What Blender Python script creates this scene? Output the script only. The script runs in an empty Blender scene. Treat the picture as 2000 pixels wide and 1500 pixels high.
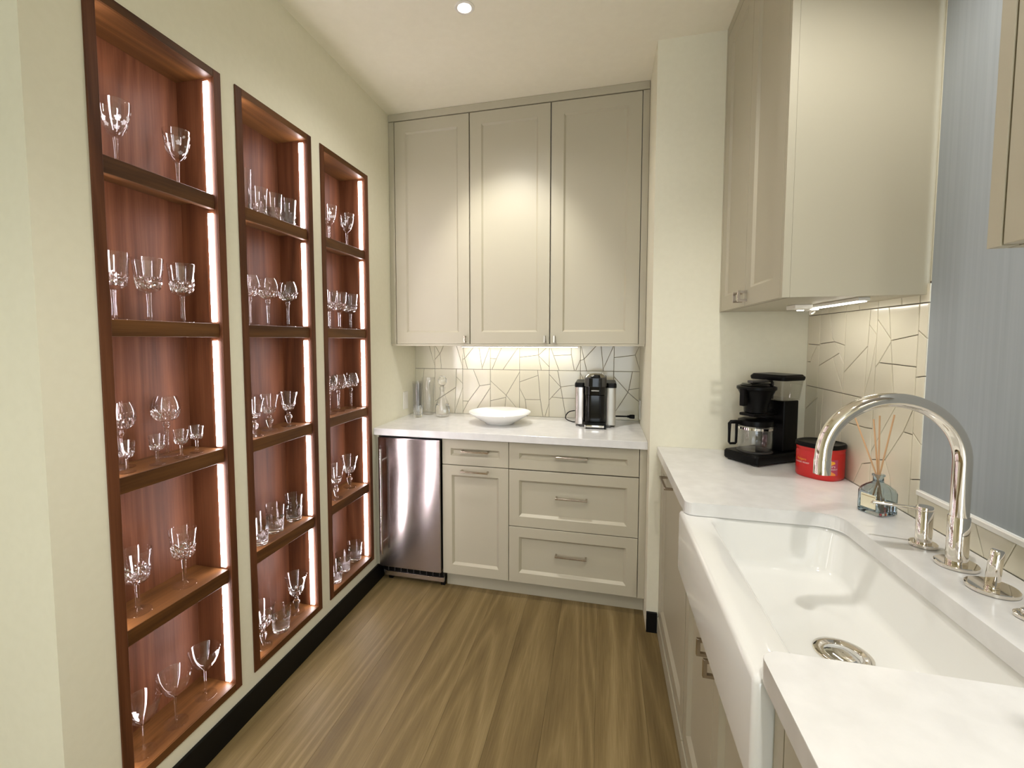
import bpy, bmesh, math, random
from mathutils import Vector, Matrix
random.seed(7)
S = bpy.context.scene
COL = S.collection

# ------------------------------------------------------------ camera
cam_d = bpy.data.cameras.new('camera'); cam = bpy.data.objects.new('camera', cam_d); COL.objects.link(cam)
YAW, PITCH, ROLL = 0.2465, -0.0616, -0.0013
F_ = Vector((-math.sin(YAW)*math.cos(PITCH), math.cos(YAW)*math.cos(PITCH), math.sin(PITCH)))
R0 = Vector((math.cos(YAW), math.sin(YAW), 0)); U0 = R0.cross(F_)
R_ = R0*math.cos(ROLL)+U0*math.sin(ROLL); U_ = U0*math.cos(ROLL)-R0*math.sin(ROLL)
M = Matrix((R_, U_, -F_)).transposed().to_4x4(); M.translation = (1.2784, 0, 1.4216)
cam.matrix_world = M
cam_d.sensor_width = 36; cam_d.sensor_fit = 'HORIZONTAL'; cam_d.lens = 885.63/2000*36
cam_d.shift_x = (1000-955.85)/2000; cam_d.shift_y = (717.95-750)/2000
cam_d.clip_start = 0.02
S.camera = cam

# ------------------------------------------------------------ world, exposure, lamps
W = bpy.data.worlds.new('world'); S.world = W; W.use_nodes = True
bg = W.node_tree.nodes['Background']; bg.inputs[0].default_value = (0.84, 0.93, 1.0, 1); bg.inputs[1].default_value = 4.0
S.view_settings.view_transform = 'Standard'; S.view_settings.look = 'None'
S.view_settings.exposure = 0.28; S.view_settings.gamma = 1; S.view_settings.use_curve_mapping = False
S.cycles.max_bounces = 14; S.cycles.transmission_bounces = 12; S.cycles.glossy_bounces = 6; S.cycles.diffuse_bounces = 5
S.cycles.sample_clamp_indirect = 12.0; S.cycles.use_denoising = True; S.cycles.caustics_reflective = False
WARM = (1.0, 0.965, 0.92)
ZC = 2.77
def spot(loc, power, size=110, blend=0.45, col=WARM, r=0.03, aim=None):
    l = bpy.data.lights.new('downlight_or_fill', 'SPOT'); l.energy = power; l.spot_size = math.radians(size)
    l.spot_blend = blend; l.color = col; l.shadow_soft_size = r
    o = bpy.data.objects.new('downlight_or_fill', l); COL.objects.link(o); o.location = loc
    if aim: o.rotation_euler = (Vector(aim)-Vector(loc)).to_track_quat('-Z', 'Y').to_euler()
    return o
spot((0.711, 1.847, ZC-0.012), 58, 62, 0.75, aim=(0.75, 2.584, 1.68))   # gimbal lamp turned to the tall cabinet
spot((1.735, 0.86, ZC-0.012), 47, 130, 0.5)
spot((0.711, 1.847, ZC-0.014), 16, 150, 0.6)   # stray light of the gimbal lamp
spot((1.45, -0.25, ZC-0.012), 55, 140, 0.6)  # added fill behind the camera, unseen, brightens the left wall
spot((-0.9, -0.75, ZC-0.012), 55, 130, 0.6)  # unseen fill, added to lift the left return wall
spot((1.0, -2.0, ZC-0.012), 60, 130, 0.6)  # extra fill in the unseen back room, for bounce and frontal light

# ------------------------------------------------------------ materials
def mat(name, col=(0.8,0.8,0.8), rough=0.5, metal=0.0, **kw):
    m = bpy.data.materials.new(name); m.use_nodes = True
    b = m.node_tree.nodes['Principled BSDF']
    b.inputs['Base Color'].default_value = (*col, 1); b.inputs['Roughness'].default_value = rough; b.inputs['Metallic'].default_value = metal
    for k, v in kw.items(): b.inputs[k.replace('_', ' ')].default_value = v
    return m
def nodes(m): return m.node_tree.nodes, m.node_tree.links, m.node_tree.nodes['Principled BSDF']
def N(m, t, **kw):
    n = m.node_tree.nodes.new(t)
    for k, v in kw.items(): setattr(n, k, v)
    return n
def L(m, a, b): m.node_tree.links.new(a, b)
def mottled(name, c1, c2, scale, rough, bump=0.0, detail=4, coord='Object', **kw):
    m = mat(name, c1, rough, **kw); ns, ls, b = nodes(m)
    tc = N(m, 'ShaderNodeTexCoord'); nz = N(m, 'ShaderNodeTexNoise'); nz.inputs['Scale'].default_value = scale; nz.inputs['Detail'].default_value = detail
    cr = N(m, 'ShaderNodeValToRGB'); cr.color_ramp.elements[0].position = .35; cr.color_ramp.elements[1].position = .7
    cr.color_ramp.elements[0].color = (*c1, 1); cr.color_ramp.elements[1].color = (*c2, 1)
    L(m, tc.outputs[coord], nz.inputs['Vector']); L(m, nz.outputs['Fac'], cr.inputs['Fac']); L(m, cr.outputs['Color'], b.inputs['Base Color'])
    if bump:
        bp = N(m, 'ShaderNodeBump'); bp.inputs['Strength'].default_value = bump; bp.inputs['Distance'].default_value = .002
        L(m, nz.outputs['Fac'], bp.inputs['Height']); L(m, bp.outputs['Normal'], b.inputs['Normal'])
    return m
def wood(name, axis, dark, mid, light, rough, rings=9, across=5.0, along=0.7, fib=150, bump=0.15, spread=0.12, fw=.66, rpow=1.0, lohi=(.22, .78)):
    """cathedral grain: contour lines of a stretched noise, plus fine fibres"""
    m = mat(name, mid, rough, Specular_IOR_Level=.22); ns, ls, b = nodes(m)
    tc = N(m, 'ShaderNodeTexCoord'); oi = N(m, 'ShaderNodeObjectInfo')
    mu = N(m, 'ShaderNodeMath', operation='MULTIPLY'); mu.inputs[1].default_value = 37.0; L(m, oi.outputs['Random'], mu.inputs[0])
    ad = N(m, 'ShaderNodeVectorMath', operation='ADD'); L(m, tc.outputs['Object'], ad.inputs[0]); L(m, mu.outputs[0], ad.inputs[1])
    def mapped(a, c):
        mp = N(m, 'ShaderNodeMapping'); s = [c, c, c]; s[axis] = a; mp.inputs['Scale'].default_value = s
        L(m, ad.outputs[0], mp.inputs['Vector']); return mp
    n1 = N(m, 'ShaderNodeTexNoise'); n1.inputs['Scale'].default_value = 1.0; n1.inputs['Detail'].default_value = 1.5; n1.inputs['Roughness'].default_value = .4
    L(m, mapped(along, across).outputs[0], n1.inputs['Vector'])
    k = N(m, 'ShaderNodeMath', operation='MULTIPLY'); k.inputs[1].default_value = rings; L(m, n1.outputs['Fac'], k.inputs[0])
    nw = N(m, 'ShaderNodeTexNoise'); nw.inputs['Scale'].default_value = 1.0; nw.inputs['Detail'].default_value = 3; L(m, mapped(3.0, 60).outputs[0], nw.inputs['Vector'])
    k2 = N(m, 'ShaderNodeMath', operation='MULTIPLY_ADD'); k2.inputs[1].default_value = .7; L(m, nw.outputs['Fac'], k2.inputs[0]); L(m, k.outputs[0], k2.inputs[2])
    fr = N(m, 'ShaderNodeMath', operation='PINGPONG'); fr.inputs[1].default_value = 1.0; L(m, k2.outputs[0], fr.inputs[0])
    pw = N(m, 'ShaderNodeMath', operation='POWER'); pw.inputs[1].default_value = rpow; L(m, fr.outputs[0], pw.inputs[0]); fr = pw
    n2 = N(m, 'ShaderNodeTexNoise'); n2.inputs['Scale'].default_value = 1.0; n2.inputs['Detail'].default_value = 5; n2.inputs['Roughness'].default_value = .65
    L(m, mapped(fib*.03, fib).outputs[0], n2.inputs['Vector'])
    n3 = N(m, 'ShaderNodeTexNoise'); n3.inputs['Scale'].default_value = 1.0; n3.inputs['Detail'].default_value = 2
    L(m, mapped(.5, 14).outputs[0], n3.inputs['Vector'])
    mx = N(m, 'ShaderNodeMix', data_type='FLOAT'); mx.inputs[0].default_value = fw
    L(m, fr.outputs[0], mx.inputs[2]); L(m, n2.outputs['Fac'], mx.inputs[3])
    mx2 = N(m, 'ShaderNodeMix', data_type='FLOAT'); mx2.inputs[0].default_value = .4
    L(m, mx.outputs[0], mx2.inputs[2]); L(m, n3.outputs['Fac'], mx2.inputs[3])
    sh = N(m, 'ShaderNodeMath', operation='MULTIPLY_ADD'); sh.inputs[1].default_value = spread; sh.inputs[2].default_value = -spread/2
    L(m, oi.outputs['Random'], sh.inputs[0])
    s2 = N(m, 'ShaderNodeMath', operation='ADD'); L(m, mx2.outputs[0], s2.inputs[0]); L(m, sh.outputs[0], s2.inputs[1])
    cr = N(m, 'ShaderNodeValToRGB'); e = cr.color_ramp.elements; e[0].position = lohi[0]; e[1].position = lohi[1]
    e[0].color = (*dark, 1); e[1].color = (*light, 1); q = e.new(.5); q.color = (*mid, 1)
    L(m, s2.outputs[0], cr.inputs['Fac']); L(m, cr.outputs['Color'], b.inputs['Base Color'])
    bp = N(m, 'ShaderNodeBump'); bp.inputs['Strength'].default_value = bump; bp.inputs['Distance'].default_value = .001
    L(m, n2.outputs['Fac'], bp.inputs['Height']); L(m, bp.outputs['Normal'], b.inputs['Normal'])
    return m
def vary(m, amount):
    """small per-object brightness variation"""
    ns, ls, b = nodes(m); c = tuple(b.inputs['Base Color'].default_value)
    oi = N(m, 'ShaderNodeObjectInfo'); hs = N(m, 'ShaderNodeHueSaturation'); hs.inputs['Color'].default_value = c
    ma = N(m, 'ShaderNodeMath', operation='MULTIPLY_ADD'); ma.inputs[1].default_value = amount; ma.inputs[2].default_value = 1-amount/2
    L(m, oi.outputs['Random'], ma.inputs[0]); L(m, ma.outputs[0], hs.inputs['Value']); L(m, hs.outputs['Color'], b.inputs['Base Color'])
    return m
def glassmat(name, col=(1,1,1), ior=1.5, rough=0.0):
    m = bpy.data.materials.new(name); m.use_nodes = True; n = m.node_tree.nodes; n.clear()
    g = n.new('ShaderNodeBsdfGlass'); g.inputs['Color'].default_value = (*col, 1); g.inputs['IOR'].default_value = ior; g.inputs['Roughness'].default_value = rough
    o = n.new('ShaderNodeOutputMaterial'); m.node_tree.links.new(g.outputs[0], o.inputs[0]); return m
def emit(name, col, s):
    m = bpy.data.materials.new(name); m.use_nodes = True; n = m.node_tree.nodes; n.clear()
    g = n.new('ShaderNodeEmission'); g.inputs[0].default_value = (*col, 1); g.inputs[1].default_value = s
    o = n.new('ShaderNodeOutputMaterial'); m.node_tree.links.new(g.outputs[0], o.inputs[0]); return m

PAINT = mottled('wall_paint', (.77,.745,.60), (.79,.765,.62), 40, .85, .05)
CEIL = mottled('ceiling_paint', (.88,.845,.71), (.90,.865,.73), 30, .9, .05)
CAB = mat('cabinet_paint', (.44,.405,.305), .42)
CABIN = mat('cabinet_inside', (.30,.28,.25), .7)
QUARTZ = mottled('white_quartz', (.68,.675,.66), (.75,.745,.73), 18, .16, 0, 8)
CLAY = mat('white_fireclay', (.76,.76,.73), .1, Coat_Weight=.3)
TILE = vary(mat('glazed_tile', (.735,.69,.55), .13), .06)
GROUT = mat('dark_grout', (.10,.075,.055), .9)
WAL_V = wood('walnut_vertical', 2, (.042,.013,.004), (.102,.034,.0125), (.168,.061,.026), .5, 17, 5.5, .6, 160)
WAL_H = wood('walnut_horizontal', 1, (.042,.015,.004), (.10,.040,.011), (.165,.070,.021), .48, 15, 7, .7, 160)
OAK = wood('oak_plank', 1, (.105,.071,.028), (.205,.146,.062), (.34,.258,.125), .45, 24, 4.0, .38, 210, .25, .10, .70, 1.6, (.20, .80))
BLACKB = mat('black_baseboard', (.003,.003,.003), .5, Specular_IOR_Level=.2)
NICKEL = mat('polished_nickel', (.80,.755,.69), .05, 1.0)
PULL = mat('satin_nickel', (.50,.44,.37), .2, 1.0)
STEEL = mat('brushed_steel', (.42,.375,.36), .20, 1.0, Anisotropic=.9)
def brushed(m):
    ns, ls, b = nodes(m); t = N(m, 'ShaderNodeCombineXYZ'); t.inputs[2].default_value = 1.0; L(m, t.outputs[0], b.inputs['Tangent'])
    tc = N(m, 'ShaderNodeTexCoord'); nz = N(m, 'ShaderNodeTexNoise'); nz.inputs['Scale'].default_value = 3.0; nz.inputs['Detail'].default_value = 0
    bp = N(m, 'ShaderNodeBump'); bp.inputs['Strength'].default_value = .25; bp.inputs['Distance'].default_value = .012
    L(m, tc.outputs['Object'], nz.inputs['Vector']); L(m, nz.outputs['Fac'], bp.inputs['Height']); L(m, bp.outputs['Normal'], b.inputs['Normal'])
brushed(STEEL)
STEELP = mat('plain_steel', (.55,.50,.47), .25, 1.0)
CHROME = mat('chrome', (.85,.85,.85), .06, 1.0)
BLACK = mat('black_plastic', (.0025,.0025,.0025), .34, Specular_IOR_Level=.14)
GLOSSB = mat('gloss_black_plastic', (.002,.002,.002), .08, Specular_IOR_Level=.35)
GREYP = mat('grey_plastic', (.05,.047,.043), .4)
WHITEP = mat('white_plastic', (.82,.80,.74), .35)
CHINA = mat('white_china', (.86,.85,.82), .12)
GLASS = glassmat('clear_crystal', (1,1,1), 1.52)
SMOKE = glassmat('smoky_blue_glass', (.84,.89,.92), 1.45)
LIQ = glassmat('diffuser_liquid', (.90,.93,.94), 1.33)
def thinmat(name, tint=(.985,.985,.985), k=1.0):
    # thin clear wall: mirror by Fresnel, the rest passes straight through
    m = bpy.data.materials.new(name); m.use_nodes = True; n = m.node_tree.nodes; n.clear(); l = m.node_tree.links
    f = n.new('ShaderNodeLayerWeight'); f.inputs[0].default_value = .5; pw = n.new('ShaderNodeMath'); pw.operation = 'POWER'; pw.inputs[1].default_value = 4.5
    q = n.new('ShaderNodeMath'); q.operation = 'MULTIPLY_ADD'; q.inputs[1].default_value = .8*k; q.inputs[2].default_value = .045*k; q.use_clamp = True
    tr = n.new('ShaderNodeBsdfTransparent'); tr.inputs[0].default_value = (*tint, 1); g = n.new('ShaderNodeBsdfGlossy'); g.inputs['Roughness'].default_value = .01
    mx = n.new('ShaderNodeMixShader'); o = n.new('ShaderNodeOutputMaterial')
    l.new(f.outputs['Facing'], pw.inputs[0]); l.new(pw.outputs[0], q.inputs[0]); l.new(q.outputs[0], mx.inputs[0]); l.new(tr.outputs[0], mx.inputs[1]); l.new(g.outputs[0], mx.inputs[2]); l.new(mx.outputs[0], o.inputs[0]); return m
THIN = thinmat('thin_crystal', (.996,.996,.996), 1.05)
CLEARP = thinmat('clear_plastic', (.93,.93,.92), 1.6)
ETCH = mat('frosted_etching', (.75,.72,.70), .7, Alpha=.55)
RED = mottled('red_tub_plastic', (.50,.012,.012), (.55,.016,.014), 6, .28)
YEL = mat('yellow_print', (.85,.42,.03), .5)
ORG = mat('orange_print', (.80,.27,.05), .5)
WHT = mat('white_print', (.85,.83,.80), .5)
PINKP = mat('purple_print', (.45,.05,.12), .5)
REED = mat('rattan_reed', (.62,.38,.20), .7)
LABEL = mat('cream_label', (.80,.75,.55), .6)
LED = emit('led_diffuser', (1.0,.92,.97), 29)
UCL = emit('under_cabinet_diffuser', (1.0,.96,.88), 18)
LAMP = emit('downlight_lens', (1.0,.93,.85), 30)
def shade_mat():
    m = bpy.data.materials.new('roller_shade_fabric'); m.use_nodes = True; n = m.node_tree.nodes; n.clear()
    tc = n.new('ShaderNodeTexCoord'); mp = n.new('ShaderNodeMapping'); mp.inputs['Scale'].default_value = (1, 90, 1.2)
    nz = n.new('ShaderNodeTexNoise'); nz.inputs['Scale'].default_value = 1; nz.inputs['Detail'].default_value = 4
    cr = n.new('ShaderNodeValToRGB'); cr.color_ramp.elements[0].color = (.34,.37,.385,1); cr.color_ramp.elements[1].color = (.44,.475,.49,1)
    d = n.new('ShaderNodeBsdfDiffuse'); t = n.new('ShaderNodeBsdfTranslucent'); mx = n.new('ShaderNodeMixShader'); mx.inputs[0].default_value = .13
    o = n.new('ShaderNodeOutputMaterial'); l = m.node_tree.links
    l.new(tc.outputs['Object'], mp.inputs[0]); l.new(mp.outputs[0], nz.inputs[0]); l.new(nz.outputs['Fac'], cr.inputs[0])
    l.new(cr.outputs[0], d.inputs[0]); l.new(cr.outputs[0], t.inputs[0]); l.new(d.outputs[0], mx.inputs[1]); l.new(t.outputs[0], mx.inputs[2]); l.new(mx.outputs[0], o.inputs[0])
    return m
SHADE = shade_mat()

# ------------------------------------------------------------ mesh helpers
def tag(o, label=None, cat=None, group=None, kind=None):
    for k, v in (('label', label), ('category', cat), ('group', group), ('kind', kind)):
        if v: o[k] = v
    return o
def thing(name, label, cat, loc=(0,0,0), rz=0, group=None):
    o = bpy.data.objects.new(name, None); COL.objects.link(o); o.location = loc; o.rotation_euler = (0,0,rz); o.empty_display_size = .05
    return tag(o, label, cat, group)
def link(name, me, m, parent=None, loc=(0,0,0), smooth=None):
    o = bpy.data.objects.new(name, me); COL.objects.link(o)
    if m and not me.materials: me.materials.append(m)
    o.parent = parent; o.location = loc
    return o
def finish(name, bm, m, parent=None, smooth=False, recalc=True, center=True):
    """bmesh (in the parent's frame) -> one mesh object with its origin in the middle"""
    if recalc: bmesh.ops.recalc_face_normals(bm, faces=bm.faces)
    c = Vector((0,0,0))
    if center and bm.verts:
        lo = Vector([min(v.co[i] for v in bm.verts) for i in range(3)]); hi = Vector([max(v.co[i] for v in bm.verts) for i in range(3)]); c = (lo+hi)/2
        bmesh.ops.translate(bm, verts=bm.verts, vec=-c)
    me = bpy.data.meshes.new(name); bm.to_mesh(me); bm.free()
    if smooth:
        me.polygons.foreach_set('use_smooth', [True]*len(me.polygons))
        if smooth != 'all': me.set_sharp_from_angle(angle=math.radians(smooth if smooth is not True else 40))
    return link(name, me, m, parent, c)
def box(bm, x, y, z, bev=0, seg=1):
    vs = [bm.verts.new((a,b,c)) for a in x for b in y for c in z]
    idx = [(0,1,3,2),(4,6,7,5),(0,4,5,1),(2,3,7,6),(0,2,6,4),(1,5,7,3)]
    fs = [bm.faces.new([vs[i] for i in f]) for f in idx]
    if bev:
        es = {e for f in fs for e in f.edges}
        bmesh.ops.bevel(bm, geom=list(es), offset=bev, segments=seg, profile=.5, affect='EDGES')
    return fs
def boxo(name, x, y, z, m, parent=None, bev=0, seg=1, smooth=False, center=True):
    bm = bmesh.new(); box(bm, x, y, z, bev, seg); return finish(name, bm, m, parent, smooth, True, center)
def loft(bm, rings, cap0=True, cap1=True, closed=True):
    vr = [[bm.verts.new(p) for p in r] for r in rings]; n = len(rings[0])
    for a, b in zip(vr, vr[1:]):
        for i in range(n if closed else n-1):
            j = (i+1) % n; bm.faces.new((a[i], a[j], b[j], b[i]))
    if cap0: bm.faces.new(vr[0][::-1])
    if cap1: bm.faces.new(vr[-1])
    return vr
def rrect(x0, x1, y0, y1, r, z, seg=5):
    pts = []
    for cx, cy, a0 in ((x1-r,y1-r,0),(x0+r,y1-r,90),(x0+r,y0+r,180),(x1-r,y0+r,270)):
        for k in range(seg+1):
            a = math.radians(a0+90*k/seg); pts.append((cx+r*math.cos(a), cy+r*math.sin(a), z))
    return pts
def circ(r, z, seg=32, cx=0, cy=0, ph=0):
    return [(cx+r*math.cos(ph+2*math.pi*i/seg), cy+r*math.sin(ph+2*math.pi*i/seg), z) for i in range(seg)]
def lathe(bm, prof, seg=32, cx=0, cy=0, cap0=True, cap1=True):
    rings = []
    for r, z in prof: rings.append(circ(max(r, 1e-4), z, seg, cx, cy))
    return loft(bm, rings, cap0, cap1)
def tube(bm, pts, r, seg=10, cap=True):
    pts = [Vector(p) for p in pts]; rs = r if isinstance(r, (list, tuple)) else [r]*len(pts)
    rings = []; up = None
    for i, p in enumerate(pts):
        d = (pts[min(i+1, len(pts)-1)]-pts[max(i-1, 0)]).normalized()
        if up is None: up = Vector((0,0,1)) if abs(d.z) < .9 else Vector((1,0,0))
        a = (up-d*up.dot(d)).normalized(); b = d.cross(a); up = a
        rings.append([p+(a*math.cos(2*math.pi*k/seg)+b*math.sin(2*math.pi*k/seg))*rs[i] for k in range(seg)])
    loft(bm, rings, cap, cap)
def spline(pts, n=8):
    pts = [Vector(p) for p in pts]; out = []
    for i in range(len(pts)-1):
        p0, p1, p2, p3 = pts[max(i-1,0)], pts[i], pts[i+1], pts[min(i+2,len(pts)-1)]
        for k in range(n):
            t = k/n; out.append(.5*((2*p1)+(-p0+p2)*t+(2*p0-5*p1+4*p2-p3)*t*t+(-p0+3*p1-3*p2+p3)*t**3))
    return out+[pts[-1]]
def prism(bm, poly, z0, z1):
    a = [bm.verts.new((x,y,z0)) for x, y in poly]; b = [bm.verts.new((x,y,z1)) for x, y in poly]; n = len(poly)
    bm.faces.new(a[::-1]); bm.faces.new(b)
    for i in range(n): bm.faces.new((a[i], a[(i+1)%n], b[(i+1)%n], b[i]))
def text_mesh(s, size, extrude=.0002, align='CENTER'):
    c = bpy.data.curves.new('txt', 'FONT'); c.body = s; c.size = size; c.extrude = extrude; c.align_x = align; c.resolution_u = 3
    o = bpy.data.objects.new('txt', c); COL.objects.link(o); dg = bpy.context.evaluated_depsgraph_get()
    me = bpy.data.meshes.new_from_object(o.evaluated_get(dg)); bpy.data.objects.remove(o); return me
# ------------------------------------------------------------ the room
YW, XW = 2.957, 2.146           # wall faces behind the tiles
XP, YP = 1.498, 2.257           # pilaster corner
XK, XC, YU, YB, YC = 1.532, 1.785, 2.584, 2.367, 2.341
CH = 0.915
FR = [(0.902, 1.3256), (1.388, 1.8185), (1.884, 2.3178)]   # the three walnut frames, y ranges
FZ = (0.152, 2.323)
def struct(o, label=None): tag(o, label, None, None, 'structure'); return o

fl = struct(boxo('floor', (-2.1, 2.3), (-3.2, 3.1), (-0.06, -0.012), mat('plank_underlay', (.07,.048,.022), .9), center=False))
PWD = 0.187
rows = int(4.3/PWD)+1
rng = random.Random(3)
for i in range(rows):
    x0 = -2.1+i*PWD; y = -3.2-rng.random()*1.4
    while y < 2.95:
        ln = rng.choice((1.9, 2.2, 2.6)); y1 = y+ln
        a, b = max(y, -3.2), min(y1, 3.1)
        if b-a > .05:
            bm = bmesh.new(); box(bm, (x0+.00025, x0+PWD-.00025), (a+.0003, b-.0003), (-.012, 0), .0004)
            finish('floor_plank', bm, OAK, fl)
        y = y1
struct(boxo('ceiling', (-2.1, 2.3), (-3.2, 3.1), (ZC, ZC+.1), CEIL))
bm = bmesh.new()
ys = [0.77]+[v for a, b in FR for v in (a+.008, b-.008)]+[YW]
for k in range(0, len(ys), 2): box(bm, (-.2, 0), (ys[k], ys[k+1]), (FZ[0]+.008, FZ[1]-.008))
box(bm, (-.2, 0), (.77, YW), (0, FZ[0]+.008)); box(bm, (-.2, 0), (.77, YW), (FZ[1]-.008, ZC))
struct(finish('wall_left', bm, PAINT))
wb = struct(boxo('wall_back', (-.2, XW+.1), (YW, YW+.1), (0, ZC), PAINT, center=False))
struct(boxo('wall_pilaster', (XP, XW), (YP, YW), (0, ZC), PAINT))
WY0, WY1, WZ0, WZ1 = 0.50, 1.503, 0.998, 2.50              # window opening in the right wall
bm = bmesh.new()
for y, z in (((-3.2, WY0), (0, ZC)), ((WY1, YP), (0, ZC)), ((WY0, WY1), (0, WZ0)), ((WY0, WY1), (WZ1, ZC))): box(bm, (XW, XW+.12), y, z)
wr = struct(finish('wall_right', bm, PAINT, center=False))
struct(boxo('wall_left_return', (-2.1, -.2), (.77, .9), (0, ZC), PAINT))
struct(boxo('wall_far_left', (-2.2, -2.1), (-3.2, .9), (0, ZC), PAINT))
bm = bmesh.new()
for x, z in (((-2.1, .4), (0, ZC)), ((2.1, 2.3), (0, ZC)), ((.4, 2.1), (0, .3)), ((.4, 2.1), (2.5, ZC))): box(bm, x, (-3.3, -3.2), z)
struct(finish('wall_front', bm, PAINT))
def base(name, x, y): return struct(boxo(name, x, y, (0, .1), BLACKB, None, .001))
base('baseboard_left', (0, .012), (.77, YB+.06))
base('baseboard_pilaster', (XP, 1.547), (YP-.012, YP))

# window: frame, pane, shade, sill
w1 = struct(thing('window_1', 'window above the sink behind a drawn blue grey roller shade', 'window', (XW+.09, 1.0, WZ0)))
del w1['category']
def wbox(n, x, y, z, m): return boxo(n, x, (y[0]-1.0, y[1]-1.0), (z[0]-WZ0, z[1]-WZ0), m, w1, .002)
wbox('window_frame', (-.02, .03), (WY0, WY0+.05), (WZ0, WZ1), WHITEP); wbox('window_frame', (-.02, .03), (WY1-.05, WY1), (WZ0, WZ1), WHITEP)
wbox('window_frame', (-.02, .03), (WY0, WY1), (WZ0, WZ0+.05), WHITEP); wbox('window_frame', (-.02, .03), (WY0, WY1), (WZ1-.05, WZ1), WHITEP)
wbox('window_pane', (0, .004), (WY0+.05, WY1-.05), (WZ0+.05, WZ1-.05), glassmat('window_glass', (1,1,1), 1.01))
sill = boxo('trim_1', (XW-.014, XW-.0005), (WY0-.01, WY1-.002), (WZ0-.0115, WZ0+.003), WHITEP, None, .002); struct(sill)
sh = thing('roller_shade', 'blue grey woven roller shade drawn down over the window above the sink', 'shade', (XW-.004, 1.0, WZ0))
boxo('shade_fabric', (0, .0015), (WY0-.01-1, WY1-.0005-1), (.004, WZ1-WZ0+.01), SHADE, sh)
boxo('shade_headrail', (-.045, .0035), (WY0-.01-1, WY1-.0015-1), (WZ1-WZ0+.0102, WZ1-WZ0+.06), WHITEP, sh, .003)

# ------------------------------------------------------------ cracked-pattern tiles, every fragment its own piece
def seg_proj(p, a, b):
    ax, ay = a; dx, dy = b[0]-ax, b[1]-ay; l2 = dx*dx+dy*dy
    t = 0 if l2 == 0 else max(0, min(1, ((p[0]-ax)*dx+(p[1]-ay)*dy)/l2)); q = (ax+t*dx, ay+t*dy)
    return (q[0]-p[0])**2+(q[1]-p[1])**2, t, q
def inside(poly, p):
    c = False; n = len(poly)
    for i in range(n):
        (x1, y1), (x2, y2) = poly[i], poly[(i+1) % n]
        if (y1 > p[1]) != (y2 > p[1]) and p[0] < (x2-x1)*(p[1]-y1)/(y2-y1)+x1: c = not c
    return c
def area(p): return sum(p[i][0]*p[(i+1)%len(p)][1]-p[(i+1)%len(p)][0]*p[i][1] for i in range(len(p)))/2
def snap(poly, p):
    best = min((seg_proj(p, poly[i], poly[(i+1) % len(poly)])+(i,) for i in range(len(poly))), key=lambda r: r[0])
    return best[3]+best[1], best[2]
def cut(pieces, line):
    k = (len(line)-1)/2; i = int(k); f = k-i
    mid = line[i] if f == 0 else ((line[i][0]+line[i+1][0])/2, (line[i][1]+line[i+1][1])/2)
    for n, poly in enumerate(pieces):
        if not inside(poly, mid): continue
        (s, a), (t, b) = snap(poly, line[0]), snap(poly, line[-1]); path = [a]+list(line[1:-1])+[b]
        if s > t: s, t, path = t, s, path[::-1]
        A = path+[poly[j % len(poly)] for j in range(math.floor(t)+1, len(poly)+math.floor(s)+1)]
        B = path[::-1]+[poly[j] for j in range(math.floor(s)+1, math.floor(t)+1)]
        def clean(P):
            o = []
            for q in P:
                if not o or (abs(q[0]-o[-1][0])+abs(q[1]-o[-1][1])) > 1e-3: o.append(q)
            while len(o) > 1 and abs(o[0][0]-o[-1][0])+abs(o[0][1]-o[-1][1]) < 1e-3: o.pop()
            return o
        A, B = clean(A), clean(B)
        if len(A) > 2 and len(B) > 2 and abs(area(A)) > 2e-5 and abs(area(B)) > 2e-5: pieces[n:n+1] = [A, B]
        return
def inset(poly, d):
    if area(poly) < 0: poly = poly[::-1]
    n = len(poly); out = []
    for i in range(n):
        a, b, c = Vector(poly[i-1]), Vector(poly[i]), Vector(poly[(i+1) % n])
        e1, e2 = (b-a).normalized(), (c-b).normalized(); n1, n2 = Vector((-e1.y, e1.x)), Vector((-e2.y, e2.x))
        m = n1+n2; l = m.length
        m = n1 if l < .2 else m/l
        k = d/max(.35, m.dot(n1)); q = b+m*k; out.append((q.x, q.y))
    return out
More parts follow.
